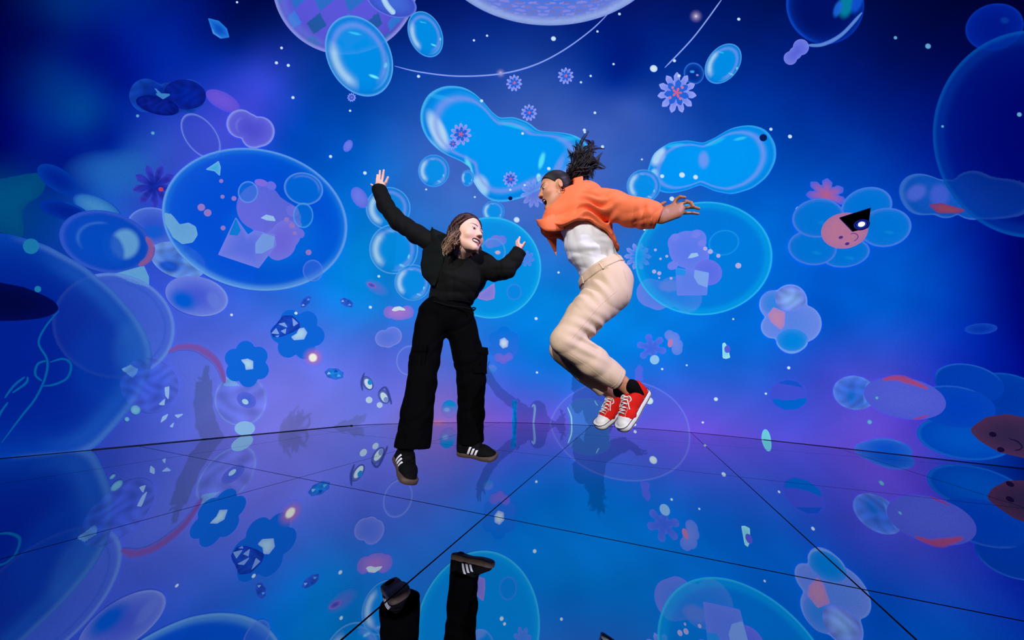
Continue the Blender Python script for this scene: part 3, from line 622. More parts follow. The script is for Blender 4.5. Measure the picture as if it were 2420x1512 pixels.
for pts in ([(140, 735), (110, 770), (92, 810), (112, 850), (108, 890), (85, 940), (50, 985), (5, 1045)], [(112, 852), (90, 860), (84, 885), (100, 900)], [(118, 856), (150, 848), (168, 862), (160, 892), (130, 908), (100, 912)], [(60, 890), (35, 910), (12, 940)], [(66, 890), (62, 905), (30, 928)], [(20, 950), (0, 980), (-10, 1020)]):
    ribbon('tendril', pts, 2.6, 3.2, (0, 84, 150), parent=dl)
specks('teal_dot', [(74, 583, 19), (90, 684, 8)], (30, 110, 160), 'blurred teal dot', 'dot', 'blurred teal dots')
show('pale_shard', poly([(286, 872), (308, 862), (326, 872), (322, 884), (312, 892)], None, 0, c=(92, 140, 212)), 'pale shard inside the right rim of the huge dim bubble', 'shard')
ribbon('orange_arc', [(398, 831), (430, 819), (470, 824), (505, 848), (522, 875), (530, 905)], 7, 10, (124, 76, 156), 'orange ribbon arc left of the blue flower', 'ribbon')
show('pale_patch', poly([(528, 912), (530, 890), (550, 894), (566, 912)], None, 0, c=(120, 158, 230)), 'pale patch at the end of the orange ribbon', 'patch')
# ---- deep blue flowers with white hearts
show('ghost_bubble', ell(568, 945, 62, 62, 0, c=(96, 110, 226), al=0.25, rings=[(0.96, 0.04, (140, 160, 236), 0.5)], wob=14.0), 'ghostly bubble above the left wall shadow', 'bubble')
def blue_flower(cx, cy, R, pr, n, rot, sx, label, heart, c=(20, 80, 222)):
    L = [(cx + math.cos(math.radians(rot + k * 360 / n)) * R * sx, cy + math.sin(math.radians(rot + k * 360 / n)) * R, pr) for k in range(n)] + [(cx, cy, R)]
    f = show('blue_flower', lobes(cx, cy, L, 2, c=c, c1=c, al=1.0), label, 'flower', 'deep blue flowers with white hearts')
    show('flower_heart', poly(heart, None, 1, c=(178, 208, 246), c1=(150, 170, 245)), parent=f)
    return f
blue_flower(583, 860, 33, 22, 6, 25, 1.0, 'deep blue flower right of the orange ribbon', [(568, 850), (585, 847), (598, 853), (598, 872), (580, 874), (578, 862)])
blue_flower(703, 790, 38, 24, 6, 5, 1.05, 'deep blue flower with a crystal on its left petal', [(687, 796), (700, 788), (706, 776), (718, 774), (726, 786), (718, 802), (694, 804)])
g_ = show('gem', poly([(638, 782), (655, 762), (668, 746), (690, 745), (708, 762), (708, 776), (690, 786), (664, 796), (645, 797)], None, 0, c=(30, 60, 190), c1=(24, 44, 170), wob=5.0), 'faceted crystal covering the left petal of a blue flower', 'gem', 'crystals')
for pts in ([(640, 788), (652, 775), (660, 790)], [(655, 765), (672, 762), (680, 775)], [(690, 750), (704, 764), (692, 772)], [(662, 782), (676, 776), (674, 790)], [(648, 794), (660, 792), (656, 797)]): show('facet', poly(pts, None, 0, c=(130, 156, 240)), parent=g_)
def gem(cx, cy, a, b, rot, label, base=(30, 110, 225), hi=(150, 180, 245)):
    q = show('gem', gear(cx, cy, 1.0, 7, 0.16, 0, 1.0, c=base, c1=(60, 90, 225)) if False else Motif(cx, cy, 1 - 0.14 * (2 * np.abs(((TH * 7 / (2 * np.pi)) % 1) - 0.5)), a, b, rot, c=base, c1=(50, 80, 215), wob=4.0), label, 'gem', 'crystals')
    cc, ss = math.cos(math.radians(rot)), math.sin(math.radians(rot))
    for (u, v, c_) in ((-0.55, 0.1, hi), (0.1, -0.45, (10, 60, 190)), (0.45, 0.2, (90, 160, 245))):
        px_, py_ = cx + u * a * cc - v * b * ss, cy + u * a * ss + v * b * cc
        show('facet', poly([(px_ - a * .22, py_ + b * .2), (px_ - a * .02, py_ - b * .32), (px_ + a * .24, py_ + b * .1)], None, 0, c=c_), parent=q)
gem(790, 883, 24, 14, 10, 'blue crystal low between the blue flower and the sketched eyes')
gem(819, 715, 18, 10, 25, 'small dark crystal under the right rim of the large clear bubble', (40, 70, 190))
gem(722, 713, 18, 9, -50, 'small dark crystal above the blue flowers', (40, 60, 190))
show('glow_star', ell(740, 844, 28, 26, 0, c=(230, 110, 140), c1=(110, 100, 230), al=1.0, al1=0.0, e=1.2, spots=[(-1, 1, 11, 11, 0, (255, 238, 235), 1.0, 0.3)]), 'orange glowing spot with a white centre below the blue flowers', 'star', 'soft glowing stars')
pf = show('peach_flower', lobes(941, 738, [(921, 738, 15), (940, 740, 17), (962, 738, 16), (934, 744, 12), (950, 745, 12)], 2, c=(176, 116, 210), c1=(122, 110, 232), e=1.5), 'peach violet flower seen edge on beside the black clad hip', 'flower')
show('flower_heart', poly([(924, 734), (932, 726), (945, 724), (957, 730), (958, 735), (944, 733), (934, 736)], None, 1, c=(214, 220, 246)), parent=pf)
show('ghost_heart', lobes(918, 797, [(906, 800, 20), (928, 794, 22), (917, 804, 18)], 3, c=(92, 108, 238), c1=(118, 124, 242), al=0.9, rings=[(0.95, 0.05, (140, 150, 246), 0.6)]), 'faint lilac heart bubble left of the black trousers', 'heart')
show('thin_bubble', ell(968, 852, 32, 36, 10, c=(90, 100, 238), al=0.3, rings=[(0.95, 0.05, (150, 165, 246), 0.6)]), 'thin lilac bubble half hidden by the black trousers', 'bubble')
bf = show('blue_flower', lobes(1191, 812, [(1191 + 22 * math.cos(math.radians(30 + 60 * k)), 812 + 25 * math.sin(math.radians(30 + 60 * k)), 16) for k in range(6)] + [(1191, 812, 26)], 2, c=(0, 92, 232), c1=(50, 92, 236), dir=90), 'blue flower with a violet lower petal between the two women', 'flower', 'deep blue flowers with white hearts')
show('flower_heart', poly([(1181, 802), (1192, 797), (1202, 806), (1200, 820), (1188, 824), (1180, 815)], None, 1, c=(208, 222, 248), c1=(150, 150, 246)), parent=bf)
show('violet_petal', lobes(1190, 848, [(1178, 845, 11), (1190, 850, 11), (1203, 843, 10)], 2, c=(120, 100, 226), c1=(90, 96, 236)), parent=bf)
show('ghost_petal', ell(1163, 872, 11, 10, 0, c=(40, 110, 236), c1=(100, 120, 240), dir=-90), 'tiny blue violet ball right of the black trousers', 'ball')
fd = show('faded_flower', ell(890, 680, 32, 16, 28, c=(92, 104, 226), c1=(60, 110, 232), al=0.8, al1=0.1), 'small faded violet flower left of the black sweater hem', 'flower')
show('flower_heart', ell(878, 674, 12, 6, 22, c=(60, 70, 190), c1=(150, 110, 215)), parent=fd)
# sketched eyes with pearls
for cx, cy, sx, lb in [(869, 905, 1, 'sketched eye with long lashes, left one of the pair'), (907, 937, -1, 'sketched eye with long lashes, right one of the pair')]:
    e_ = show('sketched_eye', ell(cx, cy, 12, 18, -30, c=(120, 128, 226), c1=(60, 66, 150)), lb, 'eye drawing', 'sketched eyes')
    show('eye_white', ell(cx + 1, cy + 2, 7.5, 13, -30, c=(208, 216, 246)), parent=e_)
    show('iris', ell(cx + 5, cy - 2 if sx > 0 else cy + 7, 5.5, 6.5, 0, c=(40, 120, 226) if sx > 0 else (130, 140, 220)), parent=e_)
    ribbon('lash', [(cx - 12, cy + 18), (cx - 15, cy - 2), (cx - 8, cy - 25)] if sx > 0 else [(cx - 12, cy - 12), (cx + 4, cy - 22), (cx + 15, cy + 6), (cx + 18, cy + 18)], 2.5, 3.5, (60, 64, 140), parent=e_)
specks('pearl', [(872, 945, 8), (897, 957, 7)], (190, 200, 244), 'white pearl', 'pearl', 'pearls by the sketched eyes')
# shapes around the feet
show('glow_star', ell(1035, 1000, 34, 14, 0, c=(240, 120, 130), c1=(140, 110, 220), al=0.9, al1=0.0, e=0.9), 'orange glow on the wall base between the black trouser legs', 'star', 'soft glowing stars')
show('striped_ball', ell(1062, 966, 19, 21, 0, c=(30, 110, 226), c1=(130, 110, 220), dir=90, k=1.6, spots=[(2, -12, 18, 8, 10, (20, 120, 226), 0.9), (-6, 2, 10, 7, 0, (130, 150, 240), 0.8)]), 'blue and mauve ball between the black trouser legs', 'ball')
vf = show('violet_bloom', ell(582, 945, 24, 18, 25, c=(70, 84, 216), c1=(96, 92, 224)), 'dim violet bloom inside the ghostly bubble', 'flower')
show('flower_heart', ell(579, 949, 8, 6, 30, c=(170, 196, 240)), parent=vf)
show('half_disc', ell(578, 1012, 24, 17, 0, c=(140, 176, 236)), 'pale half disc standing on the wall base in the shadow', 'disc')
show('violet_shell', ell(352, 910, 70, 64, 20, c=(58, 70, 206), c1=(66, 76, 210), al=0.7, al1=0.1, wob=9.0), 'dim violet shell right of the huge dim bubble', 'shell')
for pts in ([(378, 1000), (384, 984), (399, 976), (392, 990)], [(411, 980), (436, 977), (420, 988)], [(400, 1008), (412, 996), (408, 1010)], [(374, 955), (390, 940), (388, 957), (380, 957)], [(388, 915), (400, 912), (398, 945), (390, 935)]):
    show('paper_shard', poly(pts, None, 0, c=(146, 172, 232)), {378: 'largest pale paper shard, lower left of its cluster', 411: 'flat pale shard, rightmost of the cluster', 400: 'tiny pale shard, lowest of the cluster', 374: 'three cornered pale shard in the violet shell', 388: 'tall pale shard, topmost of the cluster'}[pts[0][0]], 'shard', 'pale paper shards')
# ---- middle clear bubble behind the women
show('clear_bubble', ell(1160, 633, 119, 120, 0, c=(0, 124, 240), c1=(0, 128, 242), e=6, al=0.9, rings=[(0.985, 0.018, (80, 205, 252), 0.85), (0.94, 0.05, (20, 150, 248), 0.6)]), 'clear bubble behind the black clad woman and her left hand', 'bubble', 'clear bubbles with figures inside')
show('violet_cloud', lobes(1172, 573, [(1158, 575, 12), (1172, 570, 14), (1186, 568, 11)], 2, c=(140, 120, 222), c1=(96, 116, 240), dir=0), 'small violet cloud above the thin bubble by the left hand', 'cloud')
show('inner_bubble', ell(1165, 595, 30, 32, 0, c=(20, 116, 238), al=0.5, rings=[(0.95, 0.06, (110, 160, 246), 0.6)], spots=[(11, 2, 7, 5, 0, (220, 170, 215), 1.0, 0.3), (-5, 24, 26, 12, 20, (110, 140, 244), 0.7)]), 'thin bubble beside the left black sleeve', 'bubble')
show('violet_tuft', gear(1246, 612, 17, 7, 0.35, 10, 0.9, c=(70, 120, 242), c1=(96, 124, 242)), 'ragged violet tuft right of the left black sleeve', 'flower')
show('mauve_slab', poly([(1125, 700), (1168, 668), (1170, 690), (1168, 706), (1150, 711), (1130, 706)], None, 1, c=(130, 120, 226), c1=(160, 126, 220)), 'mauve slab below the left black sleeve', 'box')
show('inner_bubble', ell(1215, 690, 18, 20, 0, c=(20, 104, 236), al=0.5, rings=[(0.92, 0.08, (80, 130, 244), 0.6)]), 'small thin bubble low in the bubble behind the black clad woman', 'bubble')
# ---- right clear bubble
show('jelly_cloud', lobes(1590, 690, [(1538, 692, 34), (1555, 705, 28), (1590, 690, 36), (1625, 705, 34)], 4, c=(70, 110, 238), c1=(110, 122, 240), al=0.9, spots=[(-8, -14, 32, 18, 0, (158, 124, 218), 0.9)]), 'violet jelly cloud low in the right clear bubble', 'cloud')
show('clear_bubble', ell(1663, 611, 163, 134, -6, c=(0, 104, 232), c1=(0, 112, 236), e=6, al=0.72, al1=0.55, rings=[(0.985, 0.016, (60, 200, 252), 0.85), (0.93, 0.06, (10, 150, 246), 0.6)]), 'clear bubble at right with a violet figure inside', 'bubble', 'clear bubbles with figures inside')
fg = show('violet_figure', lobes(1630, 595, [(1625, 590, 44), (1600, 575, 22), (1648, 565, 22), (1640, 605, 36)], 3, c=(96, 112, 242), c1=(112, 120, 244)), 'rounded violet creature shape inside the right clear bubble', 'figure', 'violet figures in bubbles')
show('violet_figure_body', ell(1674, 644, 33, 30, 20, c=(92, 100, 238), c1=(110, 108, 240)), parent=fg)
for q in [(1595, 561, 11), (1645, 555, 10), (1660, 575, 10), (1590, 628, 13)]: show('frill', ell(q[0], q[1], q[2], q[2] * 0.75, -20, c=(120, 124, 244)), parent=fg)
show('white_gleam', poly([(1625, 611), (1634, 599), (1648, 598), (1652, 605), (1636, 610)], None, 1, c=(160, 190, 246)), parent=fg)
kb = show('paper_box', poly([(1597, 633), (1640, 640), (1676, 645), (1671, 698), (1600, 699)], None, 0, c=(96, 116, 240), c1=(104, 122, 242)), 'upright violet paper box in the right clear bubble', 'box', 'violet boxes in bubbles')
show('box_gleam', poly([(1642, 638), (1676, 645), (1672, 680), (1650, 672), (1640, 655)], None, 1, c=(130, 160, 244)), parent=kb)
show('box_shade', poly([(1598, 634), (1622, 640), (1618, 652), (1598, 650)], None, 1, c=(40, 128, 240)), parent=kb)
show('inner_bubble', ell(1711, 574, 37, 30, -14, c=(0, 106, 232), al=0.5, rings=[(0.95, 0.05, (50, 150, 246), 0.6)]), 'thin bubble inside the right clear bubble', 'bubble')
specks('pink_bead', [(1546, 642, 5), (1558, 646, 5), (1549, 591, 3.5), (1576, 606, 3.5), (1561, 612, 3), (1586, 658, 3.5), (1667, 588, 5), (1679, 595, 6), (1698, 605, 5), (1745, 628, 7), (1558, 657, 2.5)], (186, 168, 234), 'pink bead', 'bead', 'pink beads in the right clear bubble')
# ---- smiling flower with the projector port, jelly flowers
cf = show('coral_bloom', gear(1953, 461, 34, 7, 0.3, 20, 1.3, c=(190, 90, 130), c1=(70, 84, 226), e=1.2), 'small coral and blue bloom behind the smiling flower', 'flower')
show('pearl', ell(1888, 496, 8, 8, 0, c=(150, 190, 240)), 'pale pearl at the left petal of the smiling flower', 'pearl')
sf = show('smiling_flower', ell(1998, 545, 62, 44, -12, c=(52, 96, 220), c1=(40, 100, 222)), 'big blue petalled flower with a coral smiling face at right', 'flower', 'smiling jelly flowers')
for cx, cy, a, b, rot in [(2048, 490, 62, 46, -18), (2092, 538, 62, 46, -8), (1998, 598, 58, 34, -8), (1920, 586, 58, 41, 6), (1934, 516, 62, 46, -6)]:
    show('petal', ell(cx, cy, a, b, rot, c=(0, 92, 216), c1=(24, 96, 220), e=4, rings=[(0.96, 0.045, (92, 116, 232), 0.85), (0.86, 0.04, (60, 110, 230), 0.4, -110, 60)], spots=[(10, 12, 16, 6, 10, (20, 120, 225), 0.5)]), parent=sf)
show('face', ell(1996, 546, 56, 42, -10, c=(190, 112, 146), c1=(174, 108, 160), e=4), parent=sf)
for x, y in ((1987, 562), (2002, 577)): show('eye', ell(x, y, 5.5, 3.4, -15, c=(78, 40, 120)), parent=sf)
ribbon('smile', [(2009, 555), (2018, 552), (2028, 558), (2024, 567), (2017, 571)], 1.2, 1.5, (100, 50, 120), parent=sf)
jf = show('jelly_flower', lobes(1868, 755, [(1868, 712, 40), (1828, 720, 34), (1898, 765, 44), (1826, 772, 28), (1871, 798, 38), (1860, 755, 40)], 3, c=(92, 122, 236), c1=(112, 130, 238), rings=[(0.97, 0.035, (120, 160, 244), 0.6)]), 'lilac four lobed jelly flower with an orange patch at right', 'flower', 'smiling jelly flowers')
show('petal', ell(1872, 805, 38, 28, 0, c=(0, 106, 230), c1=(60, 120, 238), e=4, rings=[(0.95, 0.06, (150, 180, 246), 0.7, 90, 100)]), parent=jf)
show('petal', ell(1826, 716, 28, 30, -20, c=(30, 110, 232), c1=(96, 124, 240), e=3, al=0.8), parent=jf)
show('petal', ell(1868, 706, 36, 30, 0, c=(130, 160, 240), c1=(110, 120, 236), wob=8.0), parent=jf)
show('orange_patch', poly([(1814, 744), (1828, 726), (1856, 738), (1854, 770), (1845, 780), (1822, 762)], None, 2, c=(196, 130, 178), c1=(170, 126, 196)), parent=jf)
# ---- small floating pieces at right
show('splat', lobes(1540, 822, [(1540 + 27 * math.cos(math.radians(15 + 60 * k)), 822 + 25 * math.sin(math.radians(15 + 60 * k)), 8.5) for k in range(6)] + [(1540, 822, 17)], 1, c=(64, 88, 236), c1=(86, 106, 240)), 'six armed violet splat right of the beige knees', 'splat')
show('pale_ball', ell(1547, 850, 11, 11, 0, c=(148, 190, 250)), 'pale round ball touching the violet splat', 'ball')
jb = show('jelly_bit', lobes(1592, 810, [(1582, 792, 12), (1592, 800, 15), (1600, 815, 14), (1600, 826, 13)], 2, c=(112, 130, 240), c1=(90, 120, 240)), 'tiny lilac jelly figure beside the violet splat', 'jelly')
show('orange_patch', ell(1584, 811, 6, 10, 10, c=(196, 120, 190)), parent=jb)
wg = show('white_gem', poly([(1707, 812), (1713, 809), (1720, 820), (1726, 845), (1716, 848), (1708, 846)], None, 1, c=(120, 210, 245), c1=(180, 225, 250)), 'slim white and cyan gem at right of the splat', 'gem')
show('facet', ell(1719, 825, 7, 9, 0, c=(92, 84, 222)), parent=wg)
show('violet_scrap', poly([(1500, 900), (1502, 872), (1512, 860), (1520, 872), (1516, 888), (1524, 892), (1518, 900)], None, 1, c=(84, 92, 236)), 'ragged violet scrap behind the beige hem', 'scrap')
bl = show('striped_ball', ell(1864, 933, 44, 36, 6, c=(66, 66, 214), c1=(64, 66, 212)), 'violet ball with blue top and bottom above the right wall base', 'ball')
show('cap', poly([(1836, 905), (1860, 897), (1885, 902), (1900, 918), (1880, 912), (1855, 908)], None, 1, c=(24, 64, 200)), parent=bl)
show('cap', poly([(1822, 938), (1845, 946), (1880, 944), (1906, 938), (1905, 952), (1885, 966), (1855, 968), (1832, 956)], None, 1, c=(0, 78, 206)), parent=bl)
show('pale_egg', ell(1811, 1040, 11, 26, -6, c=(110, 196, 230), c1=(120, 200, 232)), 'pale cyan egg standing on the right wall base', 'egg')
show('faint_oval', ell(2318, 777, 39, 13, -3, c=(10, 40, 160), c1=(30, 64, 186), al=0.7), 'faint narrow blue oval at the right', 'oval')
# ---- lower right jelly cluster
show('jelly_lens', ell(2065, 1062, 46, 20, 4, c=(34, 66, 196), c1=(60, 90, 210)), 'flat blue lens lying on the right wall base, left one', 'jelly', 'jelly lenses on the right wall base')
show('jelly_lens', ell(2098, 1062, 58, 26, 8, c=(14, 60, 190), c1=(40, 80, 200), rings=[(0.92, 0.08, (80, 110, 216), 0.5, -90, 80)]), 'flat blue lens lying on the right wall base, right one', 'jelly', 'jelly lenses on the right wall base')
show('jelly_lobe', ell(2375, 940, 100, 58, 10, c=(0, 40, 152), c1=(0, 46, 158), rings=[(0.97, 0.04, (20, 72, 178), 0.8)]), 'dim blue lobe at the far right above the orange face', 'jelly', 'lower right jelly lobes')
show('jelly_lobe', ell(2280, 1035, 115, 50, 8, c=(0, 62, 186), c1=(0, 48, 168), rings=[(0.96, 0.05, (30, 90, 200), 0.6)]), 'bright blue lobe under the grey lilac oval', 'jelly', 'lower right jelly lobes')
show('jelly_lobe', ell(2290, 905, 84, 44, 12, c=(6, 44, 168), c1=(6, 46, 166), rings=[(0.97, 0.04, (44, 90, 200), 0.8, -90, 90)]), 'dim blue lobe with a pale upper rim', 'jelly', 'lower right jelly lobes')
show('jelly_lobe', ell(2255, 960, 98, 48, 8, c=(0, 44, 178), c1=(10, 50, 176), rings=[(0.97, 0.04, (50, 90, 205), 0.7, -110, 80)]), 'deep blue lobe right of the grey lilac oval', 'jelly', 'lower right jelly lobes')
show('jelly_lobe', ell(2020, 928, 52, 40, 10, c=(56, 88, 214), c1=(74, 98, 214), rings=[(0.95, 0.06, (110, 130, 225), 0.5)], spots=[(-8, 10, 16, 20, 0, (10, 90, 220), 0.6), (28, 0, 8, 34, 10, (100, 140, 230), 0.7)], wob=9.0), 'marbled pale blue lobe at the left end of the lower right cluster', 'jelly', 'lower right jelly lobes')
jo = show('jelly_lobe', ell(2138, 941, 98, 48, 10, c=(82, 82, 208), c1=(78, 76, 204)), 'large grey lilac oval with an orange edge at lower right', 'jelly', 'lower right jelly lobes')
ribbon('orange_edge', [(2085, 897), (2120, 893), (2155, 903), (2192, 918)], 5, 9, (166, 66, 110), parent=jo)
ribbon('orange_edge', [(2158, 990), (2178, 986), (2194, 981)], 2, 3.5, (150, 56, 130), parent=jo)
of = show('smiling_orange_disc', poly([(2288, 1015), (2330, 985), (2380, 978), (2440, 990), (2480, 1020), (2480, 1090), (2420, 1082), (2360, 1068), (2315, 1042)], (2385, 1030), 4, c=(52, 34, 60), c1=(74, 40, 66)), 'dim orange smiling face at the right edge', 'disc')
for x, y in ((2345, 1026), (2364, 1062)): show('eye', ell(x, y, 9, 6, 12, c=(26, 8, 40)), parent=of)
ribbon('smile', [(2383, 1036), (2402, 1042), (2414, 1054), (2408, 1062), (2396, 1063)], 1.6, 2.0, (24, 10, 36), parent=of)
# ---- bubble standing on the back wall base
show('floor_bubble', ell(1463, 1024, 168, 128, 0, c=(96, 92, 236), al=0.25, al1=0.35, e=4, rings=[(0.988, 0.008, (140, 150, 244), 0.6)]), 'lilac bubble rising from the wall base behind the red shoes', 'bubble')
show('painted_shadow', poly([(1340, 970), (1346, 952), (1364, 942), (1395, 940), (1424, 950), (1440, 965), (1440, 1020), (1350, 1020)], (1392, 985), 3, c=(64, 110, 226), c1=(74, 112, 228), al=0.9), 'blue painted shadow inside the lilac bubble behind the red shoes', 'shape')  # the leaping woman's wall shadow, painted in as a blue patch
ribbon('pale_stroke', [(1341, 962), (1350, 985), (1351, 1012)], 1.5, 2, (170, 210, 252), 'thin pale stroke in the lilac bubble', 'stroke', 'pale strokes')
ribbon('pale_stroke', [(1405, 946), (1410, 955), (1413, 958)], 1.2, 1.6, (150, 200, 252), 'short pale tick beside the red shoes', 'stroke', 'pale strokes')
show('blue_block', poly([(1208, 944), (1222, 946), (1221, 970), (1222, 1004), (1209, 1004), (1211, 972)], None, 1, c=(20, 104, 232), wob=4.0), 'bright blue upright block on the back wall base', 'block')
ribbon('pale_stroke', [(1257, 962), (1262, 956), (1264, 966), (1262, 988), (1260, 1004)], 2.5, 3, (150, 185, 250), 'pale hook shape on the back wall base', 'stroke', 'pale strokes')
# ---- white specks
SP = """653 149 4|681 155 4|665 114 3.5|692 231 4|1138 239 4|1120 96 3|1151 85 3|989 181 4|1308 92 6|1464 34 3.5|1412 75 3|1545 163 9|1450 152 3|1373 195 3|1396 180 3|1406 267 3.5|1746 46 4|780 371 4|827 262 3|862 409 4.5|2116 90 4.5|2193 110 7|1822 306 4|1867 323 5|2227 300 3.5|2408 272 6|361 315 4.5|325 275 4|560 6 3|1221 520 7|1320 644 3|1267 753 4|895 653 3.5|875 726 4|699 740 4|547 744 3.5|1269 880 3|1644 419 6|1612 414 7|1565 417 5|1605 180 4|1594 144 4|1692 943 5|1810 930 3|1733 754 2.5|1565 872 3|1623 863 2.5|1864 869 4|2055 997 6|2072 940 4|1535 947 9|1500 1003 4|1661 998 3|320 968 12|300 990 6|1381 308 4|1424 347 4|1382 313 3|1235 316 3.5|1240 438 3|1206 449 3|1007 448 2.5|1122 466 2.5|1517 377 2.5|1297 399 4.5|1205 642 4|1211 634 3|1523 543 3|1588 470 6"""
WS_ = [[float(v) for v in t.split()] for t in SP.split('|')]
for x, y, r in WS_:
    show('white_speck', ell(x, y, r, r * 0.92, 20, c=(222, 228, 250) if 500 < x < 1900 else (110, 160, 205), c1=(170, 190, 245) if 500 < x < 1900 else (60, 120, 180), e=4), locate('tiny white speck', x, y), 'speck', 'white specks scattered over the wall')
specks('black_bead', [(1206, 469, 5)], (8, 14, 60), 'tiny black bead on the lower rim of the three lobed bubble', 'bead', None)
specks('black_bead', [(1804, 326, 9)], (10, 24, 80), 'black bead on the upper right of the peanut bubble', 'bead', None)

# ------------------------------------------------------------------ projector in its port in the right wall (a black wedge with a glowing lens)

PJ = empty('projector', tuple(on_wall(np.array([2030.0]), np.array([525.0]))[0][0]))
tag(PJ, 'black wedge projector housing with a glowing lens set in the right wall', 'projector')
m_box = material('projector_black', (2, 2, 4), 0.6, spec=0.1)
m_trimv = material('lilac_edge_trim', (120, 110, 190), 0.5)
corner = [(1984, 518), (2057, 495), (2051, 540), (2014, 549)]
cx_, cy_ = np.array([c[0] for c in corner], float), np.array([c[1] for c in corner], float)
P0, N0 = on_wall(cx_, cy_, 0.018); P1, _ = on_wall(cx_, cy_, 0.048)
F8 = [[3, 2, 1, 0], [4, 5, 6, 7]] + [[k, (k + 1) % 4, 4 + (k + 1) % 4, 4 + k] for k in range(4)]
mesh_obj('housing', np.concatenate([P0, P1]) - np.array(PJ.location), F8, m_box, PJ, smooth=False)
for k in (0, 3):
    a_, b_ = P1[k], P1[(k + 1) % 4]; d_ = (b_ - a_) / np.linalg.norm(b_ - a_); n_ = N0[0]; s_ = np.cross(d_, n_)
    q = [a_ + s_ * u * 0.004 + n_ * v * 0.004 for u, v in ((-1, -1), (1, -1), (1, 1), (-1, 1))] + [b_ + s_ * u * 0.004 + n_ * v * 0.004 for u, v in ((-1, -1), (1, -1), (1, 1), (-1, 1))]
    mesh_obj('edge_trim', np.array(q) - np.array(PJ.location), F8, m_trimv, PJ, smooth=False)
def glowing(name, c, strength):
    m = bpy.data.materials.new(name); m.use_nodes = True; b = m.node_tree.nodes['Principled BSDF']
    b.inputs['Base Color'].default_value = (*(np.array(c) * 0.2), 1); b.inputs['Emission Color'].default_value = (*c, 1); b.inputs['Emission Strength'].default_value = strength
    return m
lc = on_wall(np.array([2035.0]), np.array([534.0]))[0][0]; ln = on_wall(np.array([2035.0]), np.array([534.0]))[1][0]
tl_ = np.cross((0, 0, 1), ln)
for nm, r0, r1, off, mt in (('lens_barrel', 0.0, 0.070, 0.056, material('lens_barrel_black', (4, 6, 30), 0.25)), ('lens_ring', 0.052, 0.064, 0.059, glowing('lens_blue_glow', (0.01, 0.02, 0.35), 0.8)), ('lens_ring', 0.036, 0.043, 0.063, glowing('lens_pale_glow', (0.03, 0.07, 0.8), 0.9)), ('lens_glass', 0.0, 0.028, 0.067, glowing('lens_light', (0.8, 0.9, 1.0), 6.0))):
    a_ = np.linspace(0, 2 * np.pi, 32, endpoint=False); ring = lambda r, o: lc + ln * o + r * (np.cos(a_)[:, None] * tl_ + np.sin(a_)[:, None] * np.array([0, 0, 1.0]))
    V = np.concatenate([ring(r1, off - 0.02), ring(r1, off), ring(max(r0, 0.002), off)]); k = np.arange(32); kn = (k + 1) % 32
    F = np.concatenate([np.stack([k, kn, 32 + kn, 32 + k], 1), np.stack([32 + k, 32 + kn, 64 + kn, 64 + k], 1)])
    mesh_obj(nm, V - np.array(PJ.location), F, mt, PJ, smooth=False)
# ------------------------------------------------------------------ organic modelling: signed distance shapes -> mesh
def V3(*a): return np.array(a, np.float64)
def nrm(v): v = np.asarray(v, float); return v / np.linalg.norm(v)
def rcone(P, a, b, ra, rb, flat=None):
    """tapered capsule; flat = (axis, factor) squeezes its section along an axis"""
    a, b = np.asarray(a, float), np.asarray(b, float); ba = b - a
    q = P - a
    if flat is not None:
        n = nrm(flat[0]); q = q + np.outer(q @ n, n) * (1 / flat[1] - 1); ba = ba + (ba @ n) * n * (1 / flat[1] - 1)
    h = np.clip(q @ ba / (ba @ ba), 0, 1)
    d = np.linalg.norm(q - h[:, None] * ba, axis=1) - (ra + (rb - ra) * h)
    return d * (min(1.0, flat[1]) if flat is not None else 1.0)
def ellip(P, c, r, R=None):
    q = P - np.asarray(c, float)
    if R is not None: q = q @ R
    r = np.asarray(r, float)
    k0 = np.linalg.norm(q / r, axis=1); k1 = np.linalg.norm(q / (r * r), axis=1)
    return k0 * (k0 - 1) / np.maximum(k1, 1e-9)
def rbox(P, c, h, rad, R=None):
    q = P - np.asarray(c, float)
    if R is not None: q = q @ R
    q = np.abs(q) - (np.asarray(h, float) - rad)
    return np.linalg.norm(np.maximum(q, 0), axis=1) + np.minimum(q.max(1), 0) - rad
def smin(a, b, k):
    h = np.clip(0.5 + 0.5 * (b - a) / k, 0, 1)
    return b * (1 - h) + a * h - k * h * (1 - h)
def smax(a, b, k): return -smin(-a, -b, k)
def chain(P, pts, rad, k=0.02, flat=None):
    d = None
    for i in range(len(pts) - 1):
        e = rcone(P, pts[i], pts[i + 1], rad[i], rad[i + 1], flat)
        d = e if d is None else smin(d, e, k)
    return d
def folds(P, seed, f, amp):
    r = np.random.RandomState(seed); t = np.zeros(len(P))
    for k in range(3):
        a = r.normal(size=3); a *= f * (1 + 0.7 * k) / np.linalg.norm(a); b = r.normal(size=3) * f * 0.5
        s = np.sin(P @ a + 1.6 * np.sin(P @ b + r.rand() * 6))
        t += (1 - np.abs(s) * 2) / (1 + 0.6 * k)
    return amp * t / 2
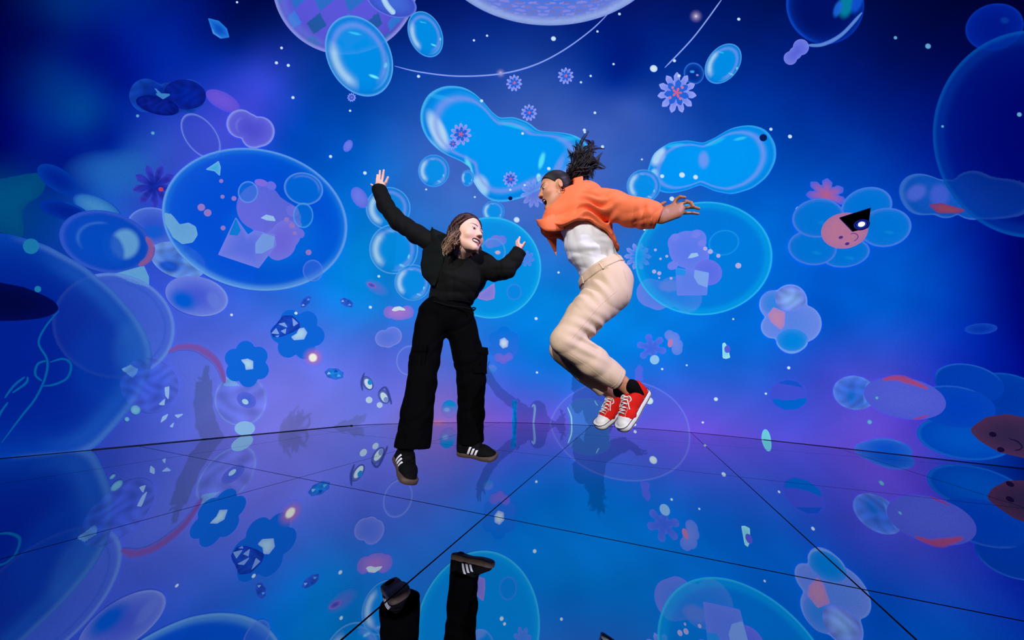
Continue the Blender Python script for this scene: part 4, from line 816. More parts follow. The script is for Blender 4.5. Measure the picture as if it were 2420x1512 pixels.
def surface(fn, lo, hi, h):
    lo, hi = np.asarray(lo, float), np.asarray(hi, float)
    n = np.ceil((hi - lo) / h).astype(int) + 1
    n = (np.ceil((n - 1) / 4) * 4 + 1).astype(int)
    cn = (n - 1) // 4 + 1
    ax = [lo[i] + np.arange(n[i]) * h for i in range(3)]
    C = np.stack(np.meshgrid(*[a[::4] for a in ax], indexing='ij'), -1).reshape(-1, 3)
    cv = fn(C).reshape(cn)
    near = np.abs(cv) < 4 * h * 2.6
    blk = np.zeros(cn - 1, bool)
    for dx in (0, 1):
        for dy in (0, 1):
            for dz in (0, 1): blk |= near[dx:cn[0]-1+dx, dy:cn[1]-1+dy, dz:cn[2]-1+dz]
    vol = np.repeat(np.repeat(np.repeat(cv, 4, 0), 4, 1), 4, 2)[:n[0], :n[1], :n[2]].astype(np.float64)
    B = np.argwhere(blk)
    mask = np.zeros(n, bool)
    off = np.stack(np.meshgrid(range(5), range(5), range(5), indexing='ij'), -1).reshape(-1, 3)
    idx = (B[:, None] * 4 + off[None]).reshape(-1, 3)
    mask[idx[:, 0], idx[:, 1], idx[:, 2]] = True
    I = np.argwhere(mask)
    pts = lo + I * h
    out = np.empty(len(pts))
    for i in range(0, len(pts), 200000): out[i:i+200000] = fn(pts[i:i+200000])
    vol[I[:, 0], I[:, 1], I[:, 2]] = out
    ins = vol < 0
    cc = [slice(0, -1), slice(1, None)]
    cnt = sum(ins[cc[a], cc[b], cc[c]].astype(np.int8) for a in (0, 1) for b in (0, 1) for c in (0, 1))
    act = (cnt > 0) & (cnt < 8)
    cells = np.argwhere(act)
    cid = np.full(act.shape, -1, np.int64); cid[act] = np.arange(len(cells))
    acc = np.zeros((len(cells), 3)); num = np.zeros(len(cells))
    corners = [(a, b, c) for a in (0, 1) for b in (0, 1) for c in (0, 1)]
    for p in corners:
        for axis in range(3):
            if p[axis]: continue
            q = list(p); q[axis] = 1
            v0 = vol[cells[:, 0] + p[0], cells[:, 1] + p[1], cells[:, 2] + p[2]]; v1 = vol[cells[:, 0] + q[0], cells[:, 1] + q[1], cells[:, 2] + q[2]]
            m = (v0 < 0) != (v1 < 0)
            t = np.where(m, v0 / np.where(m, v0 - v1, 1), 0)
            e = np.tile(np.array(p, float), (len(cells), 1)); e[:, axis] = t
            acc += e * m[:, None]; num += m
    V = lo + (cells + acc / num[:, None]) * h
    F = []
    for axis in range(3):
        a1, a2 = (axis + 1) % 3, (axis + 2) % 3
        s0 = [slice(None)] * 3; s1 = [slice(None)] * 3; s0[axis] = slice(0, -1); s1[axis] = slice(1, None)
        x0, x1 = ins[tuple(s0)], ins[tuple(s1)]
        E_ = np.argwhere(x0 != x1)
        ok = (E_[:, a1] > 0) & (E_[:, a2] > 0) & (E_[:, a1] < n[a1] - 1) & (E_[:, a2] < n[a2] - 1)
        E_ = E_[ok]; fl = x0[E_[:, 0], E_[:, 1], E_[:, 2]]
        def cell(o1, o2):
            k = E_.copy(); k[:, a1] -= o1; k[:, a2] -= o2
            return cid[k[:, 0], k[:, 1], k[:, 2]]
        q = np.stack([cell(1, 1), cell(0, 1), cell(0, 0), cell(1, 0)], 1)
        q[~fl] = q[~fl][:, ::-1]
        F.append(q)
    F = np.concatenate(F)
    return V, F[(F >= 0).all(1)]

def fair(V, F, it=1):
    """a little smoothing"""
    for _ in range(it):
        acc = np.zeros_like(V); num = np.zeros(len(V))
        for k in range(4):
            np.add.at(acc, F[:, k], V[F[:, (k + 1) % 4]]); np.add.at(num, F[:, k], 1)
        V = 0.5 * V + 0.5 * acc / np.maximum(num, 1)[:, None]
    return V

def sdf_obj(name, fn, lo, hi, h, mat, parent=None, paint=None, it=1, M=None):
    V, F = surface(fn, lo, hi, h); V = fair(V, F, it)
    at_ = {'tint': paint(V)} if paint else None
    if M is not None: V = V @ np.asarray(M[0]).T + np.asarray(M[1])
    return mesh_obj(name, V - parent_loc(parent), F, mat, parent, attrs=at_)

def parent_loc(p):
    """world origin of a (possibly nested) parent: all parents only translate"""
    o = np.zeros(3)
    while p is not None:
        o += np.array(p.location); p = p.parent
    return o

def tubes(list_of, sides=6):
    """list of (points, radii, colors) -> one mesh of tapered strands"""
    Vs, Fs, Cs, n0 = [], [], [], 0
    for pts, rad, cl in list_of:
        pts = np.asarray(pts, float); n = len(pts)
        t = np.gradient(pts, axis=0); t /= np.linalg.norm(t, axis=1)[:, None] + 1e-12
        up = np.array([0.21, 0.37, 0.9]); s = np.cross(t, up); s /= np.linalg.norm(s, axis=1)[:, None] + 1e-9; u = np.cross(s, t)
        a = np.arange(sides) * 2 * np.pi / sides
        rad = np.broadcast_to(rad, n)
        ring = pts[:, None] + rad[:, None, None] * (np.cos(a)[None, :, None] * s[:, None] + np.sin(a)[None, :, None] * u[:, None])
        Vs.append(ring.reshape(-1, 3)); Cs.append(np.repeat(np.broadcast_to(np.asarray(cl, float), (n, 3)), sides, 0))
        i, j = np.meshgrid(np.arange(n - 1), np.arange(sides), indexing='ij')
        q = n0 + i * sides + j; r = n0 + i * sides + (j + 1) % sides
        Fs.append(np.stack([q, r, r + sides, q + sides], -1).reshape(-1, 4))
        n0 += n * sides
    return np.concatenate(Vs), np.concatenate(Fs), np.concatenate(Cs)
def spline(pts, n):
    pts = np.asarray(pts, float); t = np.linspace(0, len(pts) - 1, n); out = np.empty((n, pts.shape[1]))
    for k in range(n):
        i = min(int(t[k]), len(pts) - 2); f = t[k] - i
        p0, p1, p2, p3 = pts[max(i - 1, 0)], pts[i], pts[i + 1], pts[min(i + 2, len(pts) - 1)]
        out[k] = 0.5 * ((2 * p1) + (p2 - p0) * f + (2 * p0 - 5 * p1 + 4 * p2 - p3) * f * f + (3 * p1 - p0 - 3 * p2 + p3) * f ** 3)
    return out
def tube_obj(name, strands, mat, parent, sides=6, M=None, color=True):
    V, F, C = tubes(strands, sides)
    if M is not None: V = V @ np.asarray(M[0]).T + np.asarray(M[1])
    return mesh_obj(name, V - parent_loc(parent), F, mat, parent, attrs={'tint': C} if color else None)
def bounds(pts, m): pts = np.asarray(pts); return pts.min(0) - m, pts.max(0) + m

# ------------------------------------------------------------------ a head in its own axes: x right ear, y face, z up
def head_fn(mouth, jaw=0.0):
    def f(P):
        Q = P.copy(); Q[:, 0] = np.abs(Q[:, 0])
        d = ellip(P, (0, -0.012, 0.036), (0.074, 0.094, 0.088))
        d = smin(d, ellip(P, (0, 0.030, -0.028 - jaw * 0.4), (0.060, 0.064, 0.084 + jaw * 0.4)), 0.03)
        d = smin(d, rcone(Q, (0.050, 0.005, -0.055 - jaw * 0.5), (0.003, 0.072, -0.100 - jaw), 0.020, 0.020), 0.028)
        d = smin(d, ellip(Q, (0.036, 0.058, -0.033), (0.028, 0.026, 0.024)), 0.022)
        d = smin(d, rcone(Q, (0.0, 0.080, 0.020), (0.040, 0.069, 0.020), 0.010, 0.009), 0.018)
        # eye sockets then lids
        d = smax(d, -ellip(Q, (0.031, 0.098, 0.001), (0.020, 0.016, 0.012)), 0.010)
        d = smin(d, ellip(Q, (0.031, 0.073, 0.001), (0.0175, 0.0135, 0.0135)), 0.004)
        # nose
        d = smin(d, rcone(P, (0, 0.083, 0.012), (0, 0.109, -0.029), 0.0068, 0.0092), 0.012)
        d = smin(d, ellip(Q, (0.0115, 0.100, -0.034), (0.0085, 0.010, 0.008)), 0.007)
        d = smax(d, -ellip(Q, (0.0065, 0.106, -0.043), (0.0042, 0.006, 0.005)), 0.003)
        # lips
        if mouth == 'smile':
            d = smin(d, rcone(Q, (0, 0.0940, -0.060), (0.036, 0.069, -0.045), 0.0052, 0.0030), 0.006)
            d = smin(d, rcone(Q, (0, 0.0900, -0.086), (0.034, 0.068, -0.054), 0.0062, 0.0030), 0.006)
            d = smin(d, ellip(Q, (0.042, 0.060, -0.034), (0.020, 0.020, 0.018)), 0.014)
            cut = ellip(P, (0, 0.086, -0.065), (0.0330, 0.030, 0.0140)); cut = smax(cut, -ellip(P, (0, 0.086, -0.043), (0.07, 0.07, 0.0125)), 0.003)
            d = smax(d, -cut, 0.003)
        else:
            d = smin(d, rcone(Q, (0, 0.0965, -0.062), (0.020, 0.080, -0.066), 0.0065, 0.005), 0.007)
            d = smin(d, rcone(Q, (0, 0.090, -0.089 - jaw), (0.018, 0.078, -0.078 - jaw), 0.0085, 0.005), 0.007)
            d = smax(d, -ellip(P, (0, 0.088, -0.074 - jaw * 0.5), (0.0205, 0.034, 0.0135 + jaw * 0.55)), 0.004)
        # ears
        e = ellip(Q, (0.077, -0.014, -0.008), (0.008, 0.0135, 0.028)); e = smax(e, -ellip(Q, (0.086, -0.011, -0.004), (0.007, 0.008, 0.017)), 0.004)
        d = smin(d, e, 0.006)
        return d
    return f
def frame(fwd, up):
    y = nrm(fwd); z = np.asarray(up, float); z = nrm(z - z @ y * y); x = np.cross(y, z)
    return np.stack([x, y, z], 1)
# ------------------------------------------------------------------ materials for the two women
m_skin = material('skin', (230, 190, 170), 0.5, attr='tint', spec=0.35, sub=0.12)
m_hair = material('hair_strands', (20, 15, 15), 0.5, attr='tint', spec=0.4)
m_knit = material('black_knit', (5, 8, 9), 0.85, spec=0.2, bump=(55, 0.5, 'noise'), grain=0.3)
m_rib = material('ribbed_black_knit', (10, 17, 18), 0.85, spec=0.15, bump=(45, 0.35, 'Z'))
m_black = material('black_cotton', (3, 3, 4), 0.9, spec=0.05, bump=(300, 0.2, 'noise'))
m_white = material('white_cotton', (222, 225, 232), 0.8, spec=0.2, bump=(260, 0.1, 'noise'))
m_coral = material('coral_poplin', (246, 124, 80), 0.75, spec=0.2, bump=(320, 0.12, 'noise'))
m_beige = material('beige_twill', (214, 190, 166), 0.85, spec=0.15, bump=(340, 0.2, 'noise'))
m_suede = material('black_suede', (4, 4, 6), 0.8, spec=0.12)
m_gum = material('gum_rubber', (78, 62, 50), 0.65)
m_leatherw = material('white_leather', (232, 234, 240), 0.5)
m_rubber = material('white_rubber', (228, 230, 234), 0.45)
m_red = material('red_canvas', (206, 22, 14), 0.8, spec=0.2, bump=(420, 0.25, 'noise'))
m_thread = material('pale_stitching', (236, 150, 130), 0.8)
m_lace = material('white_cotton_lace', (232, 232, 236), 0.8)
m_navy = material('navy_stripe_rubber', (20, 26, 46), 0.5)
m_sock = material('black_sock', (6, 6, 8), 0.9, spec=0.1)
m_eye = material('eye_ball', (240, 240, 240), 0.15, attr='tint')
m_teeth = material('teeth', (240, 234, 222), 0.3)
m_tongue = material('tongue', (150, 50, 52), 0.4)
m_metal = material('silver_metal', (210, 205, 195), 0.25, metal=1.0)
m_hoop = material('dark_bronze_metal', (110, 60, 40), 0.3, metal=1.0)
SKIN_A, SKIN_B = lin((236, 192, 172)), lin((206, 148, 112))

def face_paint(skin, lip, mouth, jaw):
    def p(V):
        c = np.tile(skin, (len(V), 1))
        x, y, z = np.abs(V[:, 0]), V[:, 1], V[:, 2]
        k = np.exp(-((x / 0.030) ** 2 + ((z + 0.03) / 0.05) ** 2)) * 0.10 + 0.18 * np.exp(-(((x - 0.04) / 0.02) ** 2 + ((z + 0.03) / 0.02) ** 2))
        c = c * (1 - k[:, None]) + c * np.array([1.0, 0.66, 0.62]) * k[:, None]
        if mouth == 'smile':
            zl = -0.070 + 0.60 * (x ** 2) / 0.03
            k = np.exp(-((z - zl) / 0.0160) ** 6) * (x < 0.033) * (y > 0.068)
            cav = np.exp(-((z - zl - 0.002) / 0.011) ** 6) * (x < 0.032) * (y < 0.083 - 12 * x * x) * (y > 0.04)
        else:
            zc = -0.074 - jaw * 0.5; hh = 0.0135 + jaw * 0.55
            rr = np.hypot(x / 0.0225, (z - zc) / (hh + 0.004))
            k = ((rr < 1.42) & (y > 0.072)).astype(float); cav = ((rr < 1.02) & (y < 0.092) & (y > 0.04) & (x < 0.0205)).astype(float)
        Q = V.copy(); Q[:, 0] = x
        if mouth == 'smile': dl = np.minimum(rcone(Q, (0, 0.0940, -0.060), (0.036, 0.069, -0.045), 0.0052, 0.0030), rcone(Q, (0, 0.0900, -0.086), (0.034, 0.068, -0.054), 0.0062, 0.0030))
        else: dl = np.minimum(rcone(Q, (0, 0.0965, -0.062), (0.020, 0.080, -0.066), 0.0065, 0.005), rcone(Q, (0, 0.090, -0.089 - jaw), (0.018, 0.078, -0.078 - jaw), 0.0085, 0.005))
        k = np.clip(1.5 - dl / 0.0025, 0, 1) * (y > 0.066)
        c = c * (1 - k[:, None]) + lin(lip) * k[:, None]
        c = c * (1 - cav[:, None]) + lin((70, 16, 18)) * cav[:, None]
        return c
    return p

def uv_ball(n=16, m=12):
    V = [(0, 1, 0)]
    for i in range(1, m):
        for j in range(n):
            t, p = math.pi * i / m, 2 * math.pi * j / n
            V.append((math.sin(t) * math.cos(p), math.cos(t), math.sin(t) * math.sin(p)))
    V.append((0, -1, 0)); F = [(0, 1 + j, 1 + (j + 1) % n) for j in range(n)]
    for i in range(m - 2):
        for j in range(n): a, b = 1 + i * n + j, 1 + i * n + (j + 1) % n; F.append((a, a + n, b + n, b))
    l = len(V) - 1; F += [(l, 1 + (m - 2) * n + (j + 1) % n, 1 + (m - 2) * n + j) for j in range(n)]
    return np.array(V), F

def build_head(person, M, skin, lip, mouth, jaw, look, brow, scale):
    """returns head surface (world) and adds eyes, brows, teeth as parts"""
    R, c = M
    V, F = surface(head_fn(mouth, jaw), (-0.10, -0.13, -0.16 - jaw), (0.10, 0.135, 0.14), 0.0025); V = fair(V, F, 1)
    C = face_paint(skin, lip, mouth, jaw)(V)
    B, BF = uv_ball(32, 24)
    hf = head_fn(mouth, jaw)
    def face_y(x, z, lift):
        lo_, hi_ = np.full(len(x), 0.03), np.full(len(x), 0.125)
        for _ in range(20):
            m = (lo_ + hi_) / 2; v = hf(np.stack([x, m, z], 1)); lo_ = np.where(v < 0, m, lo_); hi_ = np.where(v < 0, hi_, m)
        return np.stack([x, lo_ + lift, z], 1)
    hz = 0.0072 if mouth == 'smile' else 0.0082
    for s in (-1, 1):
        E0 = B * np.array([0.0152, 0.0132, hz]); ix, iz = E0[:, 0] - look[0] * 0.010, E0[:, 2] - look[1] * 0.010
        r = np.hypot(ix, iz); fr_ = B[:, 1] > 0
        tc = np.where(((r < 0.0030) & fr_)[:, None], lin((8, 6, 6)), np.where(((r < 0.0066) & fr_)[:, None], lin((64, 40, 28)), lin((226, 222, 220))))
        E_ = E0 + np.array([s * 0.031, 0.0768, 0.0005])
        mesh_obj('eye', (E_ * scale) @ R.T + c - parent_loc(person), BF, m_eye, person, attrs={'tint': tc})
        x = np.linspace(0, 1, 14)
        tube_obj('eyebrow', [(face_y(s * (0.011 + 0.040 * x), 0.0215 + 0.0085 * np.sin(x * 2.3), 0.0005) * scale, 0.0028 * scale * np.interp(x, [0, .3, 1], [0.8, 1, 0.25]), lin(brow))], m_hair, person, 6, (R, c))
        lx = np.linspace(-1, 1, 15); zz = 0.0006 + hz * np.sqrt(np.clip(1 - (lx * 0.93) ** 2, 0, 1)) * 0.92
        pl = face_y(s * 0.031 + lx * 0.0148, zz, 0.0); pe = 0.0768 + 0.0132 * np.sqrt(np.clip(1 - (lx * 0.0148 / 0.0152) ** 2 - (zz / hz) ** 2 * 0.85, 0, 1)); pl[:, 1] = np.maximum(pl[:, 1], pe) + 0.0006
        tube_obj('eyelash', [(pl * scale, 0.0014 * scale, lin((16, 10, 10)))], m_hair, person, 5, (R, c))
    if mouth == 'smile':
        t = np.linspace(-1, 1, 15); pts = np.stack([t * 0.030, 0.0815 - 0.019 * t ** 2, -0.0635 + 0.009 * t ** 2], 1)
        tube_obj('teeth', [(pts * scale, 0.0062 * scale, (1, 1, 1))], m_teeth, person, 8, (R, c), False)
    else:
        t = np.linspace(-1, 1, 15)
        tube_obj('teeth', [(np.stack([t * 0.017, 0.089 - 0.012 * t ** 2, -0.0685 - 0.001 * t ** 2], 1) * scale, 0.0042 * scale, (1, 1, 1))], m_teeth, person, 8, (R, c), False)
        sdf_obj('tongue', lambda P: ellip(P, (0, 0.064, -0.090 - jaw), (0.014, 0.022, 0.006)), (-.02, .03, -.11 - jaw), (.02, .1, -.07 - jaw), 0.002, m_tongue, person, None, 1, (R * scale, c))
    return (V * scale) @ R.T + c, F, C

def finger_set(fingers):
    """fingers: list of (points, r0, r1)"""
    def f(P):
        d = None
        for pts, r0, r1 in fingers:
            n = len(pts) - 1
            e = chain(P, pts, [r0 + (r1 - r0) * k / n for k in range(n + 1)], 0.003)
            d = e if d is None else np.minimum(d, e)
        return d
    return f
def hand(palm, fingers, skin):
    """palm: function; returns V, F, C"""
    allp = np.concatenate([np.asarray(f[0]) for f in fingers] + [palm[1]])
    ff = finger_set(fingers)
    fn = lambda P: smin(palm[0](P), ff(P), 0.007)
    lo, hi = bounds(allp, 0.03)
    V, F = surface(fn, lo, hi, 0.0022); V = fair(V, F, 1)
    return V, F, np.tile(skin, (len(V), 1))

def join_body(name, pieces, mat, person):
    V, F, C, n = [], [], [], 0
    for v, f, c in pieces:
        V.append(v); F.append(f + n); C.append(c); n += len(v)
    return mesh_obj(name, np.concatenate(V) - parent_loc(person), np.concatenate(F), mat, person, attrs={'tint': np.concatenate(C)})
def nails(person, tips, skin):
    for p, d, up, r in tips:
        R = frame(d, up); B, BF = uv_ball(10, 8)
        mesh_obj('fingernail', (B * np.array([r * 0.62, r * 0.8, r * 0.25])) @ R.T + np.asarray(p) + R[:, 2] * r * 0.82 - parent_loc(person), BF, m_nail, person)
m_nail = material('fingernail', (240, 200, 190), 0.3)

# ================================================================== shoes in their own axes: x toe, y outer side, z up (heel at x=0, ground z=0)
def outline(L, wide):
    """half widths of a right sole along x: (x, inner, outer)"""
    t = np.array([0, .04, .12, .25, .40, .55, .70, .82, .91, .97, 1.0]); 
    i = np.array([.0, .55, .80, .84, .80, .82, .92, .90, .72, .42, .0]); o = np.array([.0, .55, .80, .86, .86, .95, 1.0, .92, .70, .40, .0])
    return t * L, i * wide, o * wide
def sole_mesh(L, wide, z0, z1, grow=0.0, toe_up=0.0, arch=0.0, n=56):
    x, i, o = outline(L, wide); xs = (1 - np.cos(np.linspace(0, math.pi, n))) / 2 * L
    yi = np.interp(xs, x, i); yo = np.interp(xs, x, o)
    # smooth rounded ends
    cap = np.sqrt(np.clip(1 - np.clip((xs - 0.86 * L) / (0.14 * L), 0, 1) ** 2.2, 0, 1)) * np.sqrt(np.clip(1 - np.clip((0.10 * L - xs) / (0.10 * L), 0, 1) ** 2.2, 0, 1))
    wi = np.interp(xs, x[2:8], i[2:8]) * cap + grow * (cap > 0); wo = np.interp(xs, x[2:8], o[2:8]) * cap + grow * (cap > 0)
    ring = np.concatenate([np.stack([xs, -wi], 1), np.stack([xs, wo], 1)[::-1][1:-1]])
    lift = lambda X: toe_up * np.clip((X / L - 0.7) / 0.3, 0, 1) ** 2 + arch * np.exp(-((X / L - 0.42) / 0.14) ** 2)
    prof = [(0.90, z0), (0.985, z0 + 0.004), (1.0, z0 + (z1 - z0) * 0.5), (0.985, z1 - 0.002), (0.94, z1)]
    V, F, m = [], [], len(ring); cx = L * 0.5
    for s, z in prof:
        for q in ring: V.append((cx + (q[0] - cx) * (1 - (1 - s) * 0.45), q[1] * s, z + lift(q[0]) * (1 - 0.15 * (z - z0) / (z1 - z0))))
    for k in range(len(prof) - 1):
        for j in range(m): F.append((k * m + j, k * m + (j + 1) % m, (k + 1) * m + (j + 1) % m, (k + 1) * m + j))
    for k, rev in ((0, True), (len(prof) - 1, False)):
        b = len(V); c = np.mean([V[k * m + j] for j in range(m)], 0)
        # strip fill between the two long edges
        half = n
        for j in range(half - 2):
            a0, a1 = k * m + j + 1, k * m + j + 2; b0, b1 = k * m + (m - 1 - j) , k * m + (m - 2 - j)
            if a1 >= k * m + half - 0 or b1 <= k * m + half - 1: break
            F.append((a0, a1, b1, b0) if not rev else (b0, b1, a1, a0))
    return np.array(V), F
def upper_fn(L, wide, low=True):
    w = wide
    def f(P):
        d = rcone(P, (0.045, 0, 0.040), (0.10, 0, 0.045), w * 0.84, w * 0.80, ((0, 0, 1), 1.25))
        d = smin(d, rcone(P, (0.10, 0, 0.045), (0.175, 0.003, 0.030), w * 0.80, w * 0.86, ((0, 0, 1), 0.95)), 0.03)
        d = smin(d, rcone(P, (0.175, 0.003, 0.030), (L - 0.036, 0.002, 0.026), w * 0.86, w * 0.73, ((0, 0, 1), 0.82)), 0.025)
        # heel counter and tongue
        d = smin(d, rcone(P, (0.034, 0, 0.03), (0.030, 0, 0.080), w * 0.72, w * 0.62), 0.02)
        d = smin(d, rcone(P, (0.085, 0, 0.07), (0.130, 0, 0.070), w * 0.62, w * 0.58), 0.025)
        # opening for the foot
        d = smax(d, -rcone(P, (0.060, 0, 0.080), (0.052, 0, 0.20), w * 0.62, w * 0.72), 0.008)
        d = smax(d, -ellip(P, (0.078, 0, 0.118), (0.050, w * 0.70, 0.028)), 0.010)
        return smax(d, 0.014 - P[:, 2], 0.002)
    return f
def on_upper(fn, x, z, side, lift=0.0012):
    """points on the flank of a shoe"""
    x, z = np.asarray(x, float), np.asarray(z, float); y = np.full(len(x), 0.0); lo = np.zeros(len(x)); hi = np.full(len(x), 0.07)
    for _ in range(22):
        mid = (lo + hi) / 2; v = fn(np.stack([x, mid * side, z], 1)); lo = np.where(v < 0, mid, lo); hi = np.where(v < 0, hi, mid)
    return np.stack([x, (lo + lift) * side, z], 1)
def on_top(fn, x, y, lift=0.0012):
    x, y = np.asarray(x, float), np.asarray(y, float); lo = np.full(len(x), 0.02); hi = np.full(len(x), 0.13)
    for _ in range(22):
        mid = (lo + hi) / 2; v = fn(np.stack([x, y, mid], 1)); lo = np.where(v < 0, mid, lo); hi = np.where(v < 0, hi, mid)
    return np.stack([x, y, lo + lift], 1)
def sheet(name, grid, mat, parent, thick=0.0015):
    """a grid (n,m,3) of points as a thin sheet"""
    n, m = grid.shape[:2]; i, j = np.meshgrid(np.arange(n - 1), np.arange(m - 1), indexing='ij'); q = (i * m + j).ravel()
    o = mesh_obj(name, grid.reshape(-1, 3) - parent_loc(parent), np.stack([q, q + 1, q + m + 1, q + m], 1), mat, parent)
    s = o.modifiers.new('thickness', 'SOLIDIFY'); s.thickness = thick; s.offset = 0
    return o

def place(M, P): return np.asarray(P) @ np.asarray(M[0]).T + np.asarray(M[1])

def black_sneaker(person, M, label, outer):
    """outer: which side (+1/-1 in y) faces out"""
    L, w = 0.262, 0.046
    Mm = (M[0], M[1])
    s = empty('sneaker', tuple(M[1] - parent_loc(person)), person); s['label'] = label
    fn = upper_fn(L - 0.006, w)
    sdf_obj('upper', fn, (-0.02, -0.07, 0.0), (L + 0.01, 0.07, 0.14), 0.003, m_suede, s, None, 1, Mm)
    V, F = sole_mesh(L, w, 0.0, 0.027, 0.004, 0.006, 0.004)
    mesh_obj('sole', place(Mm, V) - parent_loc(s), F, m_gum, s)
    for side in (-1, 1):
        for k in range(3):
            x0 = 0.088 + k * 0.023
            zz = np.linspace(0.029, 0.076 - k * 0.008, 8)
            g = np.stack([on_upper(fn, x0 + u * 0.0135 + (zz - 0.030) * 0.42, zz, side, 0.0016) for u in (0, 0.5, 1)], 1)
            sheet('stripe', place(Mm, g.reshape(-1, 3)).reshape(g.shape), m_leatherw, s)
    xs = np.linspace(-1, 1, 9); g = np.stack([np.array([[0.006 + 0.02 * abs(t) ** 2 - 0.004, t * 0.020, z] for t in xs]) for z in np.linspace(0.072, 0.100, 4)], 0)
    sheet('heel_tab', place(Mm, g.reshape(-1, 3)).reshape(g.shape), m_leatherw, s)
    st = []
    for k in range(5):
        x = 0.118 + k * 0.014; y = np.linspace(-0.020, 0.020, 9)
        st.append((on_top(fn, x + 0.004 * np.sign(y) * ((-1) ** k), y, 0.003), 0.0026, (0, 0, 0)))
    tube_obj('laces', st, m_suede, s, 6, Mm, False)
    return s

def canvas_sneaker(person, M, label):
    L, w = 0.264, 0.045; Mm = M
    s = empty('canvas_sneaker', tuple(M[1] - parent_loc(person)), person); s['label'] = label
    fn = upper_fn(L - 0.008, w)
    sdf_obj('upper', lambda P: smax(fn(P), P[:, 0] - (L - 0.052 - 6 * P[:, 1] ** 2), 0.003), (-0.02, -0.07, 0.0), (L, 0.07, 0.14), 0.003, m_red, s, None, 1, Mm)
    sdf_obj('toe_cap', lambda P: smax(fn(P) - 0.0015, (L - 0.056 - 6 * P[:, 1] ** 2) - P[:, 0], 0.003), (L - 0.10, -0.07, 0.0), (L + 0.02, 0.07, 0.09), 0.003, m_rubber, s, None, 1, Mm)
    V, F = sole_mesh(L, w, 0.0, 0.032, 0.0038, 0.004, 0.0)
    mesh_obj('sole', place(Mm, V) - parent_loc(s), F, m_rubber, s)
    # navy lines around the foxing
    x, i, o = outline(L, w)
    for z in (0.0325, 0.009):
        V2, _ = sole_mesh(L, w, z - 0.0016, z + 0.0016, 0.0032 if z > 0.02 else 0.0046, 0.004, 0.0)
        m = len(V2) // 5; ring = V2[2 * m:3 * m]; ring = np.concatenate([ring, ring[:1]])
        tube_obj('foxing_line', [(ring, 0.0015, (0, 0, 0))], m_navy, s, 5, Mm, False)
    # eyelet facings, eyelets, laces
    ex = np.linspace(0.120, 0.196, 6)
    for side in (-1, 1):
        for x_ in ex:
            c = on_top(fn, [x_], [side * 0.0185], 0.001)[0]; a = np.linspace(0, 2 * np.pi, 11)
            ringp = on_top(fn, c[0] + 0.0036 * np.cos(a), c[1] + 0.0036 * np.sin(a), 0.0016)
            tube_obj('eyelet', [(ringp, 0.0014, (0, 0, 0))], m_metal, s, 5, Mm, False)
        xx = np.linspace(0.112, 0.206, 16)
        tube_obj('stitching', [(on_top(fn, xx, np.full(16, side * 0.0245) * np.interp(xx, [0.11, 0.21], [1.1, 0.95]), 0.001), 0.0011, (0, 0, 0))], m_thread, s, 5, Mm, False)
    st = []
    for k, x_ in enumerate(ex):
        y = np.linspace(-0.0185, 0.0185, 9)
        st.append((on_top(fn, np.full(9, x_), y, 0.0042), 0.0030, (0, 0, 0)))
        if k: st.append((on_top(fn, x_ - 0.0152 * (0.5 + 0.5 * y / 0.0185), y, 0.0062), 0.0028, (0, 0, 0)))
    for sd in (-1, 1):
        st.append((spline([(0.118, 0, 0.092), (0.112, sd * 0.020, 0.100), (0.124, sd * 0.034, 0.090), (0.134, sd * 0.022, 0.084), (0.118, sd * 0.002, 0.090)], 16), 0.0027, (0, 0, 0)))
        st.append((spline([(0.118, 0, 0.092), (0.130, sd * 0.016, 0.094), (0.150, sd * 0.026, 0.080), (0.165, sd * 0.034, 0.066)], 12), 0.0027, (0, 0, 0)))
    tube_obj('laces', st, m_lace, s, 6, Mm, False)
    return s

# ================================================================== the woman in black
A = empty('person', tuple(at(1050, 745, 1.90)))
tag(A, 'woman in black sweater and wide black trousers jumping with both arms raised', 'person', 'two jumping women')
pa = lambda x, y, Y: at(x, y, Y)
# --- head
HA_c = pa(1104, 556, 1.68)
RA = frame((0.80, -0.60, 0.02), (-0.02, 0.10, 1.0))
SA = 1.0
headA = build_head(A, (RA, HA_c), SKIN_A, (160, 80, 80), 'smile', 0.0, (0.25, 0.12), (70, 44, 40), SA)
neck_a, neck_b = HA_c + RA @ (np.array([0, -0.02, -0.07]) * SA), pa(1090, 622, 1.80)
nk = lambda P: rcone(P, neck_a, neck_b, 0.052, 0.058)
NV, NF = surface(nk, *bounds([neck_a, neck_b], 0.08), 0.006)
# --- raised right hand
Yh = 1.895
wr = pa(899, 455, Yh)
palmA = (lambda P: smin(rcone(P, pa(898, 452, Yh), pa(897, 436, Yh), 0.024, 0.030, ((0.2, 1, 0), 0.5)), rcone(P, pa(903, 452, Yh), pa(906, 438, Yh), 0.018, 0.015), 0.012), np.array([pa(898, 456, Yh), pa(897, 436, Yh)]))
fA = [([pa(889, 441, Yh), pa(883, 440, Yh - .01), pa(877.5, 436, Yh - .015)], 0.0085, 0.0065),
      ([pa(891, 434, Yh), pa(891, 424, Yh), pa(892, 414, Yh - .005)], 0.0088, 0.0068),
      ([pa(895, 431, Yh), pa(897, 417, Yh), pa(898, 404, Yh - .008)], 0.0092, 0.0070),
      ([pa(902, 431, Yh), pa(905, 416, Yh), pa(907, 402.5, Yh - .008)], 0.0092, 0.0070),
      ([pa(906, 441, Yh), pa(912, 431, Yh - .012), pa(917, 419, Yh - .02)], 0.0105, 0.0075)]
handA = hand(palmA, fA, SKIN_A)
Yl = 1.73
palmL = (lambda P: rcone(P, pa(1225, 600, Yl), pa(1228, 584, Yl), 0.020, 0.022, ((0.9, 0.3, 0), 0.6)), np.array([pa(1225, 604, Yl), pa(1228, 584, Yl)]))
